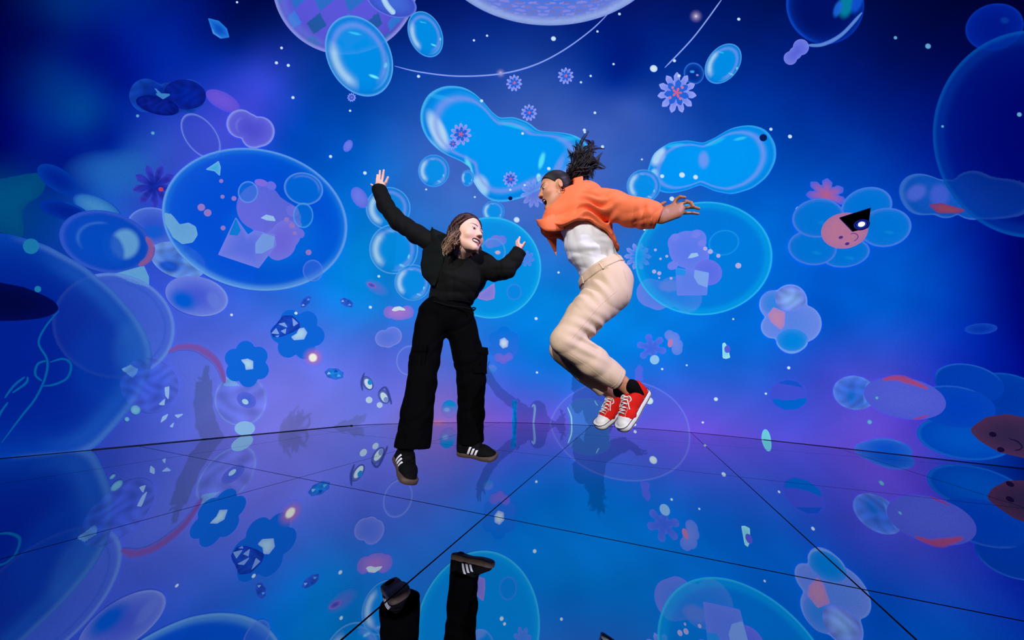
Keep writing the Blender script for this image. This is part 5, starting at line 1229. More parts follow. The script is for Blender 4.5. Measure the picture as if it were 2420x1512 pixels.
fL = [([pa(1224, 584, Yl), pa(1222, 574, Yl + .01), pa(1224, 566, Yl + .012)], 0.0080, 0.0062),
      ([pa(1226, 582, Yl), pa(1225, 571, Yl), pa(1228, 561, Yl - .004)], 0.0088, 0.0066),
      ([pa(1225, 585, Yl + .02), pa(1221, 577, Yl + .035), pa(1221, 570, Yl + .045)], 0.0080, 0.0064),
      ([pa(1227, 586, Yl + .03), pa(1224, 580, Yl + .05), pa(1223, 575, Yl + .06)], 0.0076, 0.0060),
      ([pa(1230, 588, Yl), pa(1235, 581, Yl - .006), pa(1240, 573, Yl - .01)], 0.0095, 0.0072)]
handL = hand(palmL, fL, SKIN_A * np.array([1.0, 0.85, 0.95]))
# inner body that carries the clothes
shR, shL, pel = pa(1042, 588, 1.84), pa(1138, 618, 1.81), pa(1052, 745, 1.90)
chest = pa(1085, 640, 1.85); waist = pa(1063, 705, 1.88)
elR, wrR = pa(938, 522, 1.86), pa(898, 452, 1.895); elL, wrL = pa(1196, 640, 1.74), pa(1225, 600, 1.73)
hipR, hipL = pa(1018, 772, 1.87), pa(1090, 772, 1.92); knR, knL = pa(1001, 890, 1.79), pa(1112, 890, 1.93); akR, akL = pa(962, 1066, 1.74), pa(1104, 1040, 2.0)
bodyA = lambda P: smin(smin(chain(P, [neck_b, chest, waist, pel], [0.06, 0.105, 0.09, 0.10], 0.04), smin(chain(P, [shR, elR, wrR], [0.045, 0.036, 0.026], 0.02), chain(P, [shL, elL, wrL], [0.045, 0.036, 0.026], 0.02), 0.01), 0.04),
                       smin(chain(P, [hipR, knR, akR], [0.075, 0.05, 0.034], 0.03), chain(P, [hipL, knL, akL], [0.075, 0.05, 0.034], 0.03), 0.02), 0.04)
BV, BF_ = surface(bodyA, *bounds([neck_b, elR, wrR, wrL, akR, akL, pel], 0.13), 0.010)
join_body('body', [headA, (NV, NF, np.tile(SKIN_A, (len(NV), 1))), handA, handL, (BV, BF_, np.tile(SKIN_A, (len(BV), 1)))], m_skin, A)
# --- hair: dark crown, blond waves
def capA(P):
    d = ellip(P, (0, -0.018, 0.040), (0.086, 0.104, 0.098))
    d = smin(d, ellip(P, (0, -0.060, -0.02), (0.074, 0.058, 0.075)), 0.03)
    lim = 0.000 + 0.80 * np.clip(P[:, 2], -0.03, 0.11)
    d = smax(d, P[:, 1] - lim, 0.010)
    return d + 0.0022 * np.sin(P[:, 1] * 190 + 60 * P[:, 0] + 40 * P[:, 2]) * np.sin(P[:, 2] * 60 + 1)
hA = sdf_obj('hair', lambda P: capA(P), (-0.11, -0.15, -0.12), (0.11, 0.11, 0.16), 0.003, m_hair, A,
             lambda V: lin((46, 26, 26)) * (0.7 + 0.9 * (0.5 + 0.5 * np.sin(V[:, 1] * 230 + V[:, 0] * 120 + V[:, 2] * 60))[:, None]), 1, (RA * SA, HA_c))
rs = np.random.RandomState(5); st = []
def wave(p0, length, out, fwd, amp, ph, r, tip, root=(52, 30, 28), n=22, curl=1.0):
    t = np.linspace(0, 1, n); p0 = np.asarray(p0, float)
    pts = p0 + np.outer(t, np.array([out, fwd, -length])) + np.stack([np.sign(p0[0] + 1e-9) * amp * np.sin(t * 8 * curl + ph) * t ** .6, amp * np.cos(t * 8 * curl + ph) * t ** .6, 0.25 * amp * np.sin(t * 11 + ph)], 1)
    c = lin(root) * (1 - t[:, None] ** 1.5) + lin(tip) * t[:, None] ** 1.5
    return (pts, r * np.interp(t, [0, .15, .7, 1], [.8, 1, .9, .12]), c)
tint = [(196, 164, 134), (158, 120, 96), (214, 184, 156), (120, 86, 72)]
roots = []
for k in range(34):                                   # waves on both sides, then the back
    s = 1 if k % 3 < 2 else -1
    yy = rs.uniform(-0.085, 0.004); zz = rs.uniform(-0.020, 0.030)
    roots.append(((s * math.sqrt(max(0.01, 1 - ((yy + 0.018) / 0.108) ** 2)) * 0.080, yy, zz), s * rs.uniform(-0.008, 0.022), rs.uniform(-0.015, 0.028)))
for k in range(14):
    a = rs.uniform(-1, 1); roots.append(((a * 0.06, -0.106 + 0.03 * a * a, rs.uniform(-0.02, 0.02)), a * 0.02, rs.uniform(-0.045, -0.008)))
for q_, (p0, out, fwd) in enumerate(roots):
    ln_, am, ph = rs.uniform(0.085, 0.130), rs.uniform(0.010, 0.017), rs.uniform(0, 6.3)
    for k in range(15):
        pts, rad, c = wave(p0, ln_ * rs.uniform(0.86, 1.05), out, fwd, am, ph + rs.normal() * 0.12, rs.uniform(0.0013, 0.0024), tint[(q_ + k // 6) % 4], n=26, curl=1.15)
        t = np.linspace(0, 1, 26); pts = pts + np.interp(t, [0, 0.4, 0.8, 1], [0.007, 0.0065, 0.005, 0.0015])[:, None] * rs.normal(size=3)
        st.append((pts, rad, c))
# side strands swept back from the parting, twisted into a half-up roll
for k in range(190):
    a0 = rs.uniform(-0.6, 1.0); s = 1 if k % 3 else -1
    pts = spline([(s * (0.010 + 0.006 * a0), 0.056 - 0.045 * max(-a0, 0) * 1.4, 0.092 + 0.030 * max(-a0, 0)), (s * (0.046 + 0.010 * a0), 0.052 - 0.03 * max(-a0, 0), 0.082 + 0.02 * max(-a0, 0) - 0.016 * a0), (s * 0.081, 0.006, 0.052 - 0.030 * a0), (s * 0.072, -0.070, 0.030 - 0.02 * a0), (s * 0.03, -0.118, 0.018 - 0.02 * a0)], 18)
    pts += rs.normal(size=3) * 0.0025 + np.outer(np.sin(np.linspace(0, 5, 18) + k), rs.normal(size=3)) * 0.0015
    st.append((pts, 0.0030 * np.interp(np.linspace(0, 1, 18), [0, .2, .8, 1], [.08, 1, 1, .6]), lin([(58, 34, 34), (40, 22, 24), (84, 54, 46)][k % 3])))
t = np.linspace(0, 1, 40)
for ph in (0, 2.1, 4.2):
    core = spline([(0.070, 0.040, 0.075), (0.086, 0.0, 0.045), (0.082, -0.05, 0.020), (0.055, -0.10, 0.008), (0.0, -0.125, 0.005)], 40)
    st.append((core + np.stack([0.007 * np.sin(t * 26 + ph), 0 * t, 0.008 * np.cos(t * 26 + ph)], 1), 0.0075, lin((56, 34, 32))))
hs = tube_obj('hair_strands', st, m_hair, hA, 6, (RA * SA, HA_c))
# --- sweater
cuffR0, cuffR1 = pa(897, 447, 1.895), pa(901, 470, 1.888)
swR = [shR, pa(985, 553, 1.85), pa(942, 524, 1.858), pa(912, 486, 1.875), pa(897, 449, 1.893)]
swL = [shL, pa(1170, 640, 1.78), pa(1196, 636, 1.735), pa(1216, 612, 1.73), pa(1227, 594, 1.73)]
def sweater(P):
    fl = ((0.1, 1, 0.1), 0.74)
    d = chain(P, [pa(1092, 628, 1.815), pa(1087, 650, 1.83), pa(1066, 700, 1.875), pa(1060, 718, 1.88)], [0.118, 0.150, 0.118, 0.112], 0.05, fl)
    d = smin(d, chain(P, [pa(1048, 590, 1.83), pa(1096, 606, 1.78), pa(1138, 624, 1.80)], [0.055, 0.070, 0.058], 0.03), 0.045)
    d = smin(d, chain(P, swR, [0.062, 0.058, 0.055, 0.050, 0.046], 0.02), 0.03)
    d = smin(d, chain(P, swL, [0.062, 0.060, 0.054, 0.046, 0.040], 0.02), 0.03)
    d = d + folds(P, 3, 24, 0.0045)
    # neckline, sleeve ends, hem
    d = smax(d, -rcone(P, pa(1102, 599, 1.755), pa(1108, 578, 1.715), 0.047, 0.076), 0.008)
    a = nrm(swR[-1] - swR[-2]); d = smax(d, (P - pa(897, 443.5, 1.895)) @ a, 0.003)
    b = nrm(swL[-1] - swL[-2]); d = smax(d, (P - pa(1227, 591, 1.73)) @ b, 0.003)
    d = smax(d, -rcone(P, swR[-1] - a * 0.012, swR[-1] + a * 0.03, 0.036, 0.037), 0.003)
    d = smax(d, -rcone(P, swL[-1] - b * 0.012, swL[-1] + b * 0.03, 0.030, 0.031), 0.003)
    d = smax(d, pa(1060, 720, 1.88)[2] - P[:, 2], 0.004)
    return d
lo, hi = bounds(swR + swL + [pa(1060, 725, 1.88), pa(1090, 600, 1.7)], 0.17)
sdf_obj('sweater', sweater, lo, hi, 0.0048, m_knit, A, None, 1)
# ribbed cuffs
for nm, S_, r in (('cuff', swR, 0.0455), ('cuff', swL, 0.0400)):
    a = nrm(S_[-1] - S_[-2]); ref = nrm(np.cross(a, (0.2, 1, 0.3))); rf2 = np.cross(a, ref)
    th = np.linspace(0, 2 * np.pi, 73); g = []
    for u in np.linspace(-0.045, 0.006, 9):
        rr = r + 0.0014 * np.sin(th * 26) - 0.06 * (u + 0.045) ** 2
        g.append(S_[-1] + a * u + rr[:, None] * (np.cos(th)[:, None] * ref + np.sin(th)[:, None] * rf2))
    sheet(nm, np.array(g), m_rib, A, 0.006)
# open knitted shoulder wing
c1 = spline([pa(1021, 537, 1.83), pa(1006, 572, 1.84), pa(997, 612, 1.83), pa(998, 646, 1.81), pa(1021, 676, 1.80)], 28)
c2 = spline([pa(1024, 541, 1.79), pa(1040, 575, 1.735), pa(1048, 605, 1.73), pa(1041, 640, 1.74), pa(1027, 676, 1.775)], 28)
c3 = spline([pa(1058, 556, 1.80), pa(1056, 582, 1.76), pa(1052, 612, 1.745), pa(1046, 645, 1.76), pa(1034, 674, 1.79)], 28)
c0 = spline([pa(1040, 560, 1.88), pa(1030, 590, 1.89), pa(1024, 620, 1.88), pa(1024, 650, 1.87), pa(1034, 678, 1.83)], 28)
u = np.linspace(0, 1, 8)[:, None, None]
g1 = c0[None] * (1 - u) + c1[None] * u; g2 = c1[None] * (1 - u) + c2[None] * u; g3 = c2[None] * (1 - u) + c3[None] * u
bul = np.sin(np.pi * np.linspace(0, 1, 8))[:, None, None] * np.array([0, -0.012, 0])
G = np.concatenate([g1, (g2 + bul)[1:], g3[1:]]); G += 0.0015 * np.sin(np.arange(G.shape[1]) * 1.1)[None, :, None]
sheet('shoulder_wing', G.transpose(1, 0, 2), m_rib, A, 0.007)
# --- trousers
lR = [pa(1017, 775, 1.875), pa(1004, 850, 1.83), pa(998, 900, 1.79), pa(985, 980, 1.75), pa(976, 1052, 1.735)]
lL = [pa(1090, 775, 1.915), pa(1110, 850, 1.925), pa(1114, 900, 1.935), pa(1113, 980, 1.965), pa(1112, 1040, 1.985)]
def trousersA(P):
    d = ellip(P, pa(1054, 742, 1.895), (0.170, 0.120, 0.125))
    d = smin(d, chain(P, [pa(1060, 708, 1.88), pa(1054, 745, 1.895)], [0.100, 0.125], 0.03, ((0, 1, 0), 0.78)), 0.04)
    d = smin(d, smin(chain(P, lR, [0.094, 0.084, 0.078, 0.082, 0.092], 0.02), chain(P, lL, [0.094, 0.092, 0.084, 0.078, 0.078], 0.02), 0.012), 0.035)
    d = d + folds(P, 8, 19, 0.005)
    a = nrm(lR[-1] - lR[-2]); d = smax(d, (P - pa(976, 1058, 1.735)) @ a, 0.004)
    b = nrm(lL[-1] - lL[-2]); d = smax(d, (P - pa(1112, 1043, 1.985)) @ b, 0.004)
    d = smax(d, -rcone(P, lR[-1] - a * 0.03, lR[-1] + a * 0.1, 0.075, 0.080), 0.004); d = smax(d, -rcone(P, lL[-1] - b * 0.03, lL[-1] + b * 0.1, 0.062, 0.066), 0.004)
    return smax(d, P[:, 2] - pa(1060, 705, 1.88)[2], 0.006)
lo, hi = bounds(lR + lL + [pa(1060, 700, 1.88)], 0.15)
sdf_obj('trousers', trousersA, lo, hi, 0.0052, m_black, A, None, 1)
for p, n in ((pa(990, 848, 1.755), (-0.5, -1, 0.05)), (pa(1136, 852, 1.878), (0.75, -0.8, 0.05))):
    Rp = frame((0, 0, 1), n); Rp = np.stack([np.cross((0, 0, 1), nrm(n)), (0, 0, 1), nrm(n)], 1)
    sdf_obj('cargo_pocket', lambda P: np.minimum(rbox(P, p, (0.046, 0.078, 0.009), 0.006, Rp), rbox(P, p + np.array([0, 0, 0.060]) + nrm(n) * 0.003, (0.049, 0.022, 0.009), 0.005, Rp)) + folds(P, 2, 40, 0.002), p - 0.13, p + 0.13, 0.0042, m_black, A, None, 1)
tw = [spline([pa(1025, 712, 1.775), pa(1060, 722, 1.76), pa(1098, 727, 1.785), pa(1112, 731, 1.80), pa(1122, 732, 1.80)], 24)]
tube_obj('drawstring', [(tw[0], 0.0045, (0, 0, 0)), (spline([pa(1110, 731, 1.80), pa(1118, 727, 1.79), pa(1124, 729, 1.79), pa(1118, 735, 1.79)], 12), 0.004, (0, 0, 0))], m_suede, A, 6, None, False)
# socks and shoes
for nm, a, b in (('sock', pa(966, 1040, 1.745), pa(950, 1082, 1.74)), ('sock', pa(1110, 1025, 1.99), pa(1100, 1058, 2.01))):
    sdf_obj(nm, lambda P: rcone(P, a, b, 0.042, 0.038), *bounds([a, b], 0.07), 0.005, m_sock, A, None, 0)
# right shoe: toe towards the lens and down; left shoe: side on, toe to the right
def shoe_frame(heel, toe, up):
    x = nrm(np.asarray(toe) - heel); z = np.asarray(up, float); z = nrm(z - z @ x * x); return (np.stack([x, np.cross(z, x), z], 1), np.asarray(heel, float))
sR = shoe_frame(pa(941, 1084, 1.78), pa(962, 1139, 1.60), (0.52, -0.30, 1.0))
black_sneaker(A, (sR[0], sR[1]), 'black suede sneaker on the foot nearer the lens', 1)
sL = shoe_frame(pa(1083, 1070, 2.02), pa(1156, 1083, 1.94), (-0.10, -0.32, 1.0))
black_sneaker(A, (sL[0], sL[1]), 'black suede sneaker seen from the side', -1)
# ================================================================== the woman in the coral jacket
B_ = empty('person', tuple(at(1430, 650, 1.72)))
tag(B_, 'woman in coral jacket, beige trousers and red shoes leaping with knees bent', 'person', 'two jumping women')
pb_ = lambda x, y, Y: at(x, y, Y)
HB_c = pb_(1312, 450, 1.70)
RB = frame((-0.97, -0.10, -0.20), (-0.22, 0.03, 1.0))
SB = 0.95
JAW = 0.022
headB = build_head(B_, (RB, HB_c), SKIN_B, (170, 72, 62), 'open', JAW, (-0.30, -0.1), (24, 16, 16), SB)
nkb0, nkb1 = HB_c + RB @ (np.array([0, -0.03, -0.055]) * SB), pb_(1372, 480, 1.72)
NV, NF = surface(lambda P: rcone(P, nkb0, nkb1, 0.052, 0.060), *bounds([nkb0, nkb1], 0.08), 0.006)
# --- stretched left hand
Yn = 1.50
q = lambda x, y, dY=0.0: pb_(x, y, Yn + dY)
palmB = (lambda P: smin(smin(rcone(P, q(1556, 508), q(1601, 494), 0.039, 0.036, ((0.1, 1, 0.1), 0.46)), rcone(P, q(1564, 518), q(1600, 505), 0.022, 0.021, ((0.1, 1, 0.1), 0.7)), 0.015),
                        rcone(P, q(1553, 512), q(1565, 503), 0.024, 0.020, ((0.1, 1, 0.1), 0.8)), 0.015), np.array([q(1545, 520), q(1610, 500), q(1590, 530)]))
fB = [([q(1558, 500, -.006), q(1559, 488, -.018), q(1565, 482, -.026), q(1571, 478.5, -.03)], 0.0115, 0.0078),
      ([q(1588, 489), q(1598, 471, -.012), q(1607, 465, -.026), q(1618, 466.5, -.034)], 0.0105, 0.0075),
      ([q(1600, 488), q(1622, 476, -.006), q(1633, 479, -.016), q(1638, 488, -.022)], 0.0105, 0.0078),
      ([q(1604, 495), q(1626, 490, .010), q(1641, 490, .010), q(1652, 493, .006)], 0.0098, 0.0072),
      ([q(1602, 504), q(1622, 503, .012), q(1637, 503, .016), q(1650, 505, .014)], 0.0088, 0.0066)]
handB = hand(palmB, fB, SKIN_B * np.array([0.62, 0.54, 0.52]))  # skin darkened to put the shade on this hand into its colour
# far (right) hand, swung back on the other side of the body
Yf = 2.22
qf = lambda x, y, dY=0.0: pb_(x, y, Yf + dY)
palmF = (lambda P: rcone(P, qf(1392, 505), qf(1402, 508, .03), 0.024, 0.028, ((0.1, 1, 0.1), 0.5)), np.array([qf(1386, 503), qf(1408, 512, .03)]))
fF = [([qf(1404, 499 + 5 * k, .03), qf(1410, 501 + 5 * k, .06), qf(1414, 504 + 5 * k, .09)], 0.009, 0.007) for k in range(4)] + [([qf(1396, 502), qf(1402, 494, .01), qf(1408, 490, .02)], 0.010, 0.0075)]
handF = hand(palmF, fF, SKIN_B)
# --- legs and inner body
shN, elN, wrN = pb_(1412, 478, 1.58), pb_(1492, 498, 1.53), pb_(1556, 514, 1.505)
shF, elF, wrF = pb_(1390, 478, 1.86), pb_(1392, 500, 2.02), pb_(1392, 505, 2.22)
pelB, chB = pb_(1432, 655, 1.72), pb_(1382, 505, 1.72)
hpN, knN, akN = pb_(1436, 685, 1.65), pb_(1330, 806, 1.60), pb_(1472, 903, 1.63)
hpF, knF, akF = pb_(1430, 690, 1.80), pb_(1322, 828, 1.76), pb_(1440, 925, 1.76)
bodyB = lambda P: smin(smin(chain(P, [nkb1, chB, pb_(1405, 590, 1.72), pelB], [0.06, 0.10, 0.085, 0.10], 0.04), smin(chain(P, [shN, elN, wrN], [0.045, 0.036, 0.026], 0.02), chain(P, [shF, elF, wrF], [0.045, 0.036, 0.026], 0.02), 0.01), 0.04),
                       smin(chain(P, [hpN, knN, akN], [0.075, 0.05, 0.036], 0.03), chain(P, [hpF, knF, akF], [0.075, 0.05, 0.036], 0.03), 0.02), 0.04)
BV, BF_ = surface(bodyB, *bounds([nkb1, shN, elN, wrN, wrF, knN, akN, akF, pelB], 0.12), 0.009)
# ankles reach into the shoes
fnk = lambda P: np.minimum(rcone(P, pb_(1462, 897, 1.63), pb_(1494, 926, 1.635), 0.036, 0.036), rcone(P, pb_(1428, 915, 1.76), pb_(1462, 946, 1.76), 0.036, 0.036))
AV, AF = surface(fnk, *bounds([pb_(1462, 897, 1.63), pb_(1494, 926, 1.635), pb_(1428, 915, 1.76), pb_(1462, 946, 1.76)], 0.06), 0.005)
tl = lambda v: np.tile(SKIN_B * np.array([0.9, 0.85, 0.85]), (len(v), 1))
join_body('body', [headB, (NV, NF, np.tile(SKIN_B, (len(NV), 1))), handB, handF, (BV, BF_, tl(BV)), (AV, AF, tl(AV))], m_skin, B_)
# rings and earrings
for c, d, r in ((q(1613, 482, -.003), (0.9, 0.1, 0.35), 0.0108), (q(1618, 491.5, .006), (0.95, 0.1, 0.05), 0.0102)):
    R_ = frame(d, (0, 0, 1)); a = np.linspace(0, 2 * np.pi, 20)
    tube_obj('finger_ring', [(c + r * (np.cos(a)[:, None] * R_[:, 0] + np.sin(a)[:, None] * R_[:, 2]), 0.0014, (0, 0, 0))], m_metal, B_, 6, None, False)
a = np.linspace(0, 2 * np.pi, 24)
for s in (1, -1):
    c = HB_c + RB @ (np.array([s * 0.084, -0.014, -0.052]) * SB)
    tube_obj('hoop_earring', [(c + 0.013 * (np.cos(a)[:, None] * RB[:, 1] + np.sin(a)[:, None] * RB[:, 2]), 0.0026, (0, 0, 0))], m_hoop, B_, 6, None, False)
# --- slicked hair and flying ponytail
def capB(P):
    d = ellip(P, (0, -0.016, 0.038), (0.079, 0.099, 0.093))
    lim = 0.008 + 0.86 * np.clip(P[:, 2], -0.05, 0.10)
    d = smax(d, P[:, 1] - lim, 0.006)
    d = smax(d, -ellip(np.abs(P) * np.array([1, 0, 0]) + P * np.array([0, 1, 1]), (0.084, -0.008, -0.006), (0.03, 0.030, 0.036)), 0.006)
    return d + 0.0004 * np.sin(np.arctan2(P[:, 0], P[:, 2] + 0.02) * 110)
hB = sdf_obj('hair', capB, (-0.10, -0.14, -0.10), (0.10, 0.11, 0.15), 0.003, m_hair, B_, lambda V: np.tile(lin((16, 11, 13)), (len(V), 1)), 1, (RB * SB, HB_c))
rs = np.random.RandomState(11); st = []
tie = pb_(1346, 424, 1.72)
tips = [(1390, 311, 0), (1383, 330, .02), (1401, 337, -.02), (1412, 342, .03), (1429, 349, 0), (1425, 362, -.03), (1431, 392, .02), (1424, 400, -.02), (1405, 415, 0), (1398, 424, .04), (1414, 384, .05), (1342, 352, .03), (1352, 345, -.03), (1370, 350, .05), (1388, 445, .03), (1360, 358, 0), (1418, 372, -.05), (1402, 358, .06)]
locks = [(tx, ty, dy, 1.0) for tx, ty, dy in tips] + [(1346 + (tx - 1346) * f_ + rs.normal() * 9, 424 + (ty - 424) * f_ + rs.normal() * 9, dy + rs.normal() * 0.03, 0.8) for tx, ty, dy in tips for f_ in (0.62, 0.84)]
for tx, ty, dy, ln_ in locks:
    end = pb_(tx, ty, 1.72 + dy)
    m1 = tie + (pb_(1374, 392, 1.70) - tie) * 0.55 + rs.normal(size=3) * np.array([0.020, 0.030, 0.020])
    m2 = pb_(0.45 * tx + 0.55 * 1380, 0.45 * ty + 0.55 * 384, 1.70 + dy) + rs.normal(size=3) * np.array([0.016, 0.022, 0.016])
    ph, fr, am0 = rs.uniform(0, 6.3), rs.uniform(8, 13), rs.uniform(0.006, 0.013)
    t = np.linspace(0, 1, 26)
    am = am0 * np.sin(np.clip(t * 1.25, 0, 1) * np.pi * 0.8) * t ** 0.6
    wv = np.stack([am * np.sin(fr * t + ph), am * np.cos(fr * t * 0.9 + ph), am * np.cos(fr * t + ph * 1.7)], 1)
    for k in range(15):
        j0 = rs.normal(size=3); sp_ = np.interp(t, [0, 0.35, 0.75, 1], [0.006, 0.011, 0.007, 0.0015])
        pts = spline([tie + rs.normal(size=3) * 0.006, m1, m2, end], 26) + wv + sp_[:, None] * j0
        cut_ = 26 if k < 9 else rs.randint(16, 26)
        st.append((pts[:cut_], rs.uniform(0.0014, 0.0030) * np.interp(np.linspace(0, 1, cut_), [0, .3, .75, 1], [.8, 1, .8, .08]), lin([(10, 7, 9), (18, 12, 14), (24, 15, 20)][k % 3])))
tube_obj('ponytail', st, m_hair, hB, 5)
# fine slicked strands over the skull, combed back to the tie
sl_ = []
tl0 = (RB.T @ (tie - HB_c)) / SB
for k in range(210):
    a0 = -0.45 + (math.pi + 0.9) * (k + 0.5) / 210
    hx, hz = math.cos(a0) * 0.078, 0.012 + math.sin(a0) * 0.088
    p0 = np.array([hx, 0.010 + 0.86 * hz if hz > 0.02 else -0.030, hz])
    t = np.linspace(0, 1, 14)[:, None]; pts = p0 * (1 - t) + tl0 * t
    c0 = np.array([0, -0.016, 0.038]); rr = np.array([0.0795, 0.0995, 0.0935]); d_ = (pts - c0) / rr; n_ = np.linalg.norm(d_, axis=1)[:, None]
    pts = np.where(t < 0.93, c0 + d_ / n_ * rr * (1 + 0.004 * math.sin(k * 1.7)), pts)
    sl_.append((pts, 0.0013, lin([(14, 10, 12), (26, 20, 24), (10, 7, 9)][k % 3])))
tube_obj('slicked_strands', sl_, m_hair, hB, 5, (RB * SB, HB_c))
V_, F_ = surface(lambda P: rcone(P, tie, pb_(1376, 392, 1.71), 0.022, 0.058) + folds(P, 4, 60, 0.006), *bounds([tie, pb_(1372, 398, 1.71)], 0.08), 0.005)
mesh_obj('ponytail_core', V_ - parent_loc(hB), F_, m_hair, hB, attrs={'tint': np.tile(lin((9, 6, 8)), (len(V_), 1))})
a = np.linspace(0, 2 * np.pi, 24); tdir = nrm(pb_(1372, 398, 1.71) - tie); r0 = nrm(np.cross(tdir, (0, 1, 0))); r1 = np.cross(tdir, r0)
tube_obj('hair_tie', [(tie + tdir * 0.006 + 0.021 * (np.cos(a)[:, None] * r0 + np.sin(a)[:, None] * r1), 0.0055, lin((12, 10, 14)))], m_hair, hB, 7)
# --- white shirt
def shirt(P):
    d = chain(P, [pb_(1368, 520, 1.72), pb_(1392, 585, 1.72), pb_(1416, 632, 1.72)], [0.118, 0.122, 0.112], 0.05, ((0.1, 1, 0), 0.98))
    d = d + folds(P, 21, 20, 0.006) + 0.0025 * np.sin(P @ np.array([60, 10, 70.0]) + 3 * np.sin(P @ np.array([20, 12, -26.0])))
    return d
sdf_obj('shirt', shirt, *bounds([pb_(1350, 500, 1.72), pb_(1425, 645, 1.72)], 0.15), 0.0048, m_white, B_, None, 1)
# --- beige trousers
wbd = nrm(pb_(1470, 606, 1.72) - pb_(1368, 660, 1.72)); tup = nrm(pb_(1395, 580, 1.72) - pb_(1440, 690, 1.72))
tN = [pb_(1438, 690, 1.66), pb_(1385, 745, 1.625), pb_(1338, 806, 1.60), pb_(1400, 855, 1.615), pb_(1458, 893, 1.63)]
tF = [pb_(1432, 695, 1.79), pb_(1380, 760, 1.775), pb_(1332, 826, 1.76), pb_(1382, 874, 1.76), pb_(1428, 914, 1.76)]
def trousersB(P):
    d = ellip(P, pb_(1432, 668, 1.72), (0.140, 0.165, 0.125))
    d = smin(d, chain(P, [pb_(1416, 630, 1.72), pb_(1432, 668, 1.72)], [0.122, 0.130], 0.03, ((0.1, 1, 0), 1.15)), 0.04)
    d = smin(d, chain(P, tN, [0.120, 0.098, 0.078, 0.076, 0.062], 0.018), 0.03)
    d2 = chain(P, tF, [0.112, 0.092, 0.074, 0.066, 0.058], 0.018)
    d = smin(d, d2, 0.012)
    # folds gather behind the knee, at the hip and along the shin
    kn = np.exp(-(np.linalg.norm(P - pb_(1400, 800, 1.58), axis=1) / 0.10) ** 2); hp = np.exp(-(np.linalg.norm(P - pb_(1400, 680, 1.55), axis=1) / 0.09) ** 2)
    d = d + kn * 0.010 * np.sin((P - tN[2]) @ (nrm(pb_(1440, 770, 1.58) - pb_(1330, 830, 1.58)) * 20 + np.array([30, 0, 95.0]))) + hp * 0.007 * np.sin(P @ np.array([95, 10, 60.0])) + folds(P, 15, 16, 0.005)
    a = nrm(tN[-1] - tN[-2]); b = nrm(tF[-1] - tF[-2])
    nearN = rcone(P, tN[-1] - a * 0.02, tN[-1] + a * 0.14, 0.10, 0.10); nearF = rcone(P, tF[-1] - b * 0.02, tF[-1] + b * 0.14, 0.09, 0.09)
    d = np.where(nearN < 0, smax(d, (P - (tN[-1] + a * 0.012)) @ a, 0.004), d)
    d = np.where((nearF < 0) & (nearN > 0), smax(d, (P - (tF[-1] + b * 0.012)) @ b, 0.004), d)
    d = smax(d, -rcone(P, tN[-1] - a * 0.03, tN[-1] + a * 0.1, 0.048, 0.052), 0.004); d = smax(d, -rcone(P, tF[-1] - b * 0.03, tF[-1] + b * 0.1, 0.045, 0.048), 0.004)
    return smax(d, (P - pb_(1417, 628, 1.72)) @ nrm(np.cross(wbd, (0, -1, 0))) * (1 if np.cross(wbd, (0, -1, 0))[2] > 0 else -1), 0.006)
lo, hi = bounds(tN + tF + [pb_(1470, 606, 1.72), pb_(1490, 680, 1.72)], 0.14)
sdf_obj('trousers', trousersB, lo, hi, 0.0046, m_beige, B_, None, 1)
nup = nrm(np.cross(wbd, (0, -1, 0))); nup = nup * np.sign(nup[2])
def hug(points, fn, out, lift=0.002, span=0.12):
    """push points along `out` until they sit on the surface fn=0"""
    P = np.asarray(points, float); out = np.broadcast_to(np.asarray(out, float), P.shape); lo_ = np.full(len(P), -span); hi_ = np.full(len(P), span)
    for _ in range(22):
        m = (lo_ + hi_) / 2; v = fn(P + out * m[:, None]); lo_ = np.where(v < 0, m, lo_); hi_ = np.where(v < 0, hi_, m)
    return P + out * (lo_ + lift)[:, None]
# waistband with belt loops, side seam, back pocket seam
th = np.linspace(0, 2 * np.pi, 73); ctr = pb_(1418, 634, 1.72); e1 = wbd; e2 = np.cross(nup, wbd)
rows = []
for u_ in np.linspace(-0.034, 0.002, 5):
    o_ = np.cos(th)[:, None] * e1 + np.sin(th)[:, None] * e2
    rows.append(hug(ctr + nup * (u_ - 0.004) + o_ * 0.12, trousersB, o_, 0.003, 0.11))
sheet('waistband', np.array(rows), m_beige, B_, 0.004)
for ang in (200, 250, 300, 340, 20):
    t_ = math.radians(ang); o_ = math.cos(t_) * e1 + math.sin(t_) * e2
    pts = hug(np.array([ctr + nup * z + o_ * 0.12 for z in np.linspace(-0.042, 0.0, 6)]), trousersB, o_, 0.006, 0.11)
    tube_obj('belt_loop', [(pts, 0.0045, (0, 0, 0))], m_beige, B_, 6, None, False)
def seam(px, name='seam', r=0.0011):
    P = spline([pb_(x, y, 1.62) for x, y in px], 26); d = nrm(EYE - P.mean(0)); d = -d
    lo_ = np.full(len(P), -0.25); hi_ = np.full(len(P), 0.25)     # march from the lens side
    ts = np.linspace(-0.30, 0.25, 441); hit = np.full(len(P), np.nan)
    for t_ in ts:
        v = trousersB(P + d * t_); hit = np.where(np.isnan(hit) & (v < 0), t_, hit)
    ok = ~np.isnan(hit)
    if ok.sum() > 4: tube_obj(name, [((P + d * (hit[:, None] - 0.001))[ok], r, (0, 0, 0))], m_beige, B_, 5, None, False)
seam([(1455, 690), (1420, 720), (1385, 760), (1356, 795)]); seam([(1340, 835), (1380, 860), (1420, 890), (1445, 908)]); seam([(1474, 640), (1482, 668), (1483, 700)], r=0.002)
seam([(1395, 652), (1415, 640), (1436, 632)], 'pocket_edge', 0.0022); seam([(1445, 915), (1458, 905), (1468, 885), (1470, 868)], 'hem_seam', 0.0018)
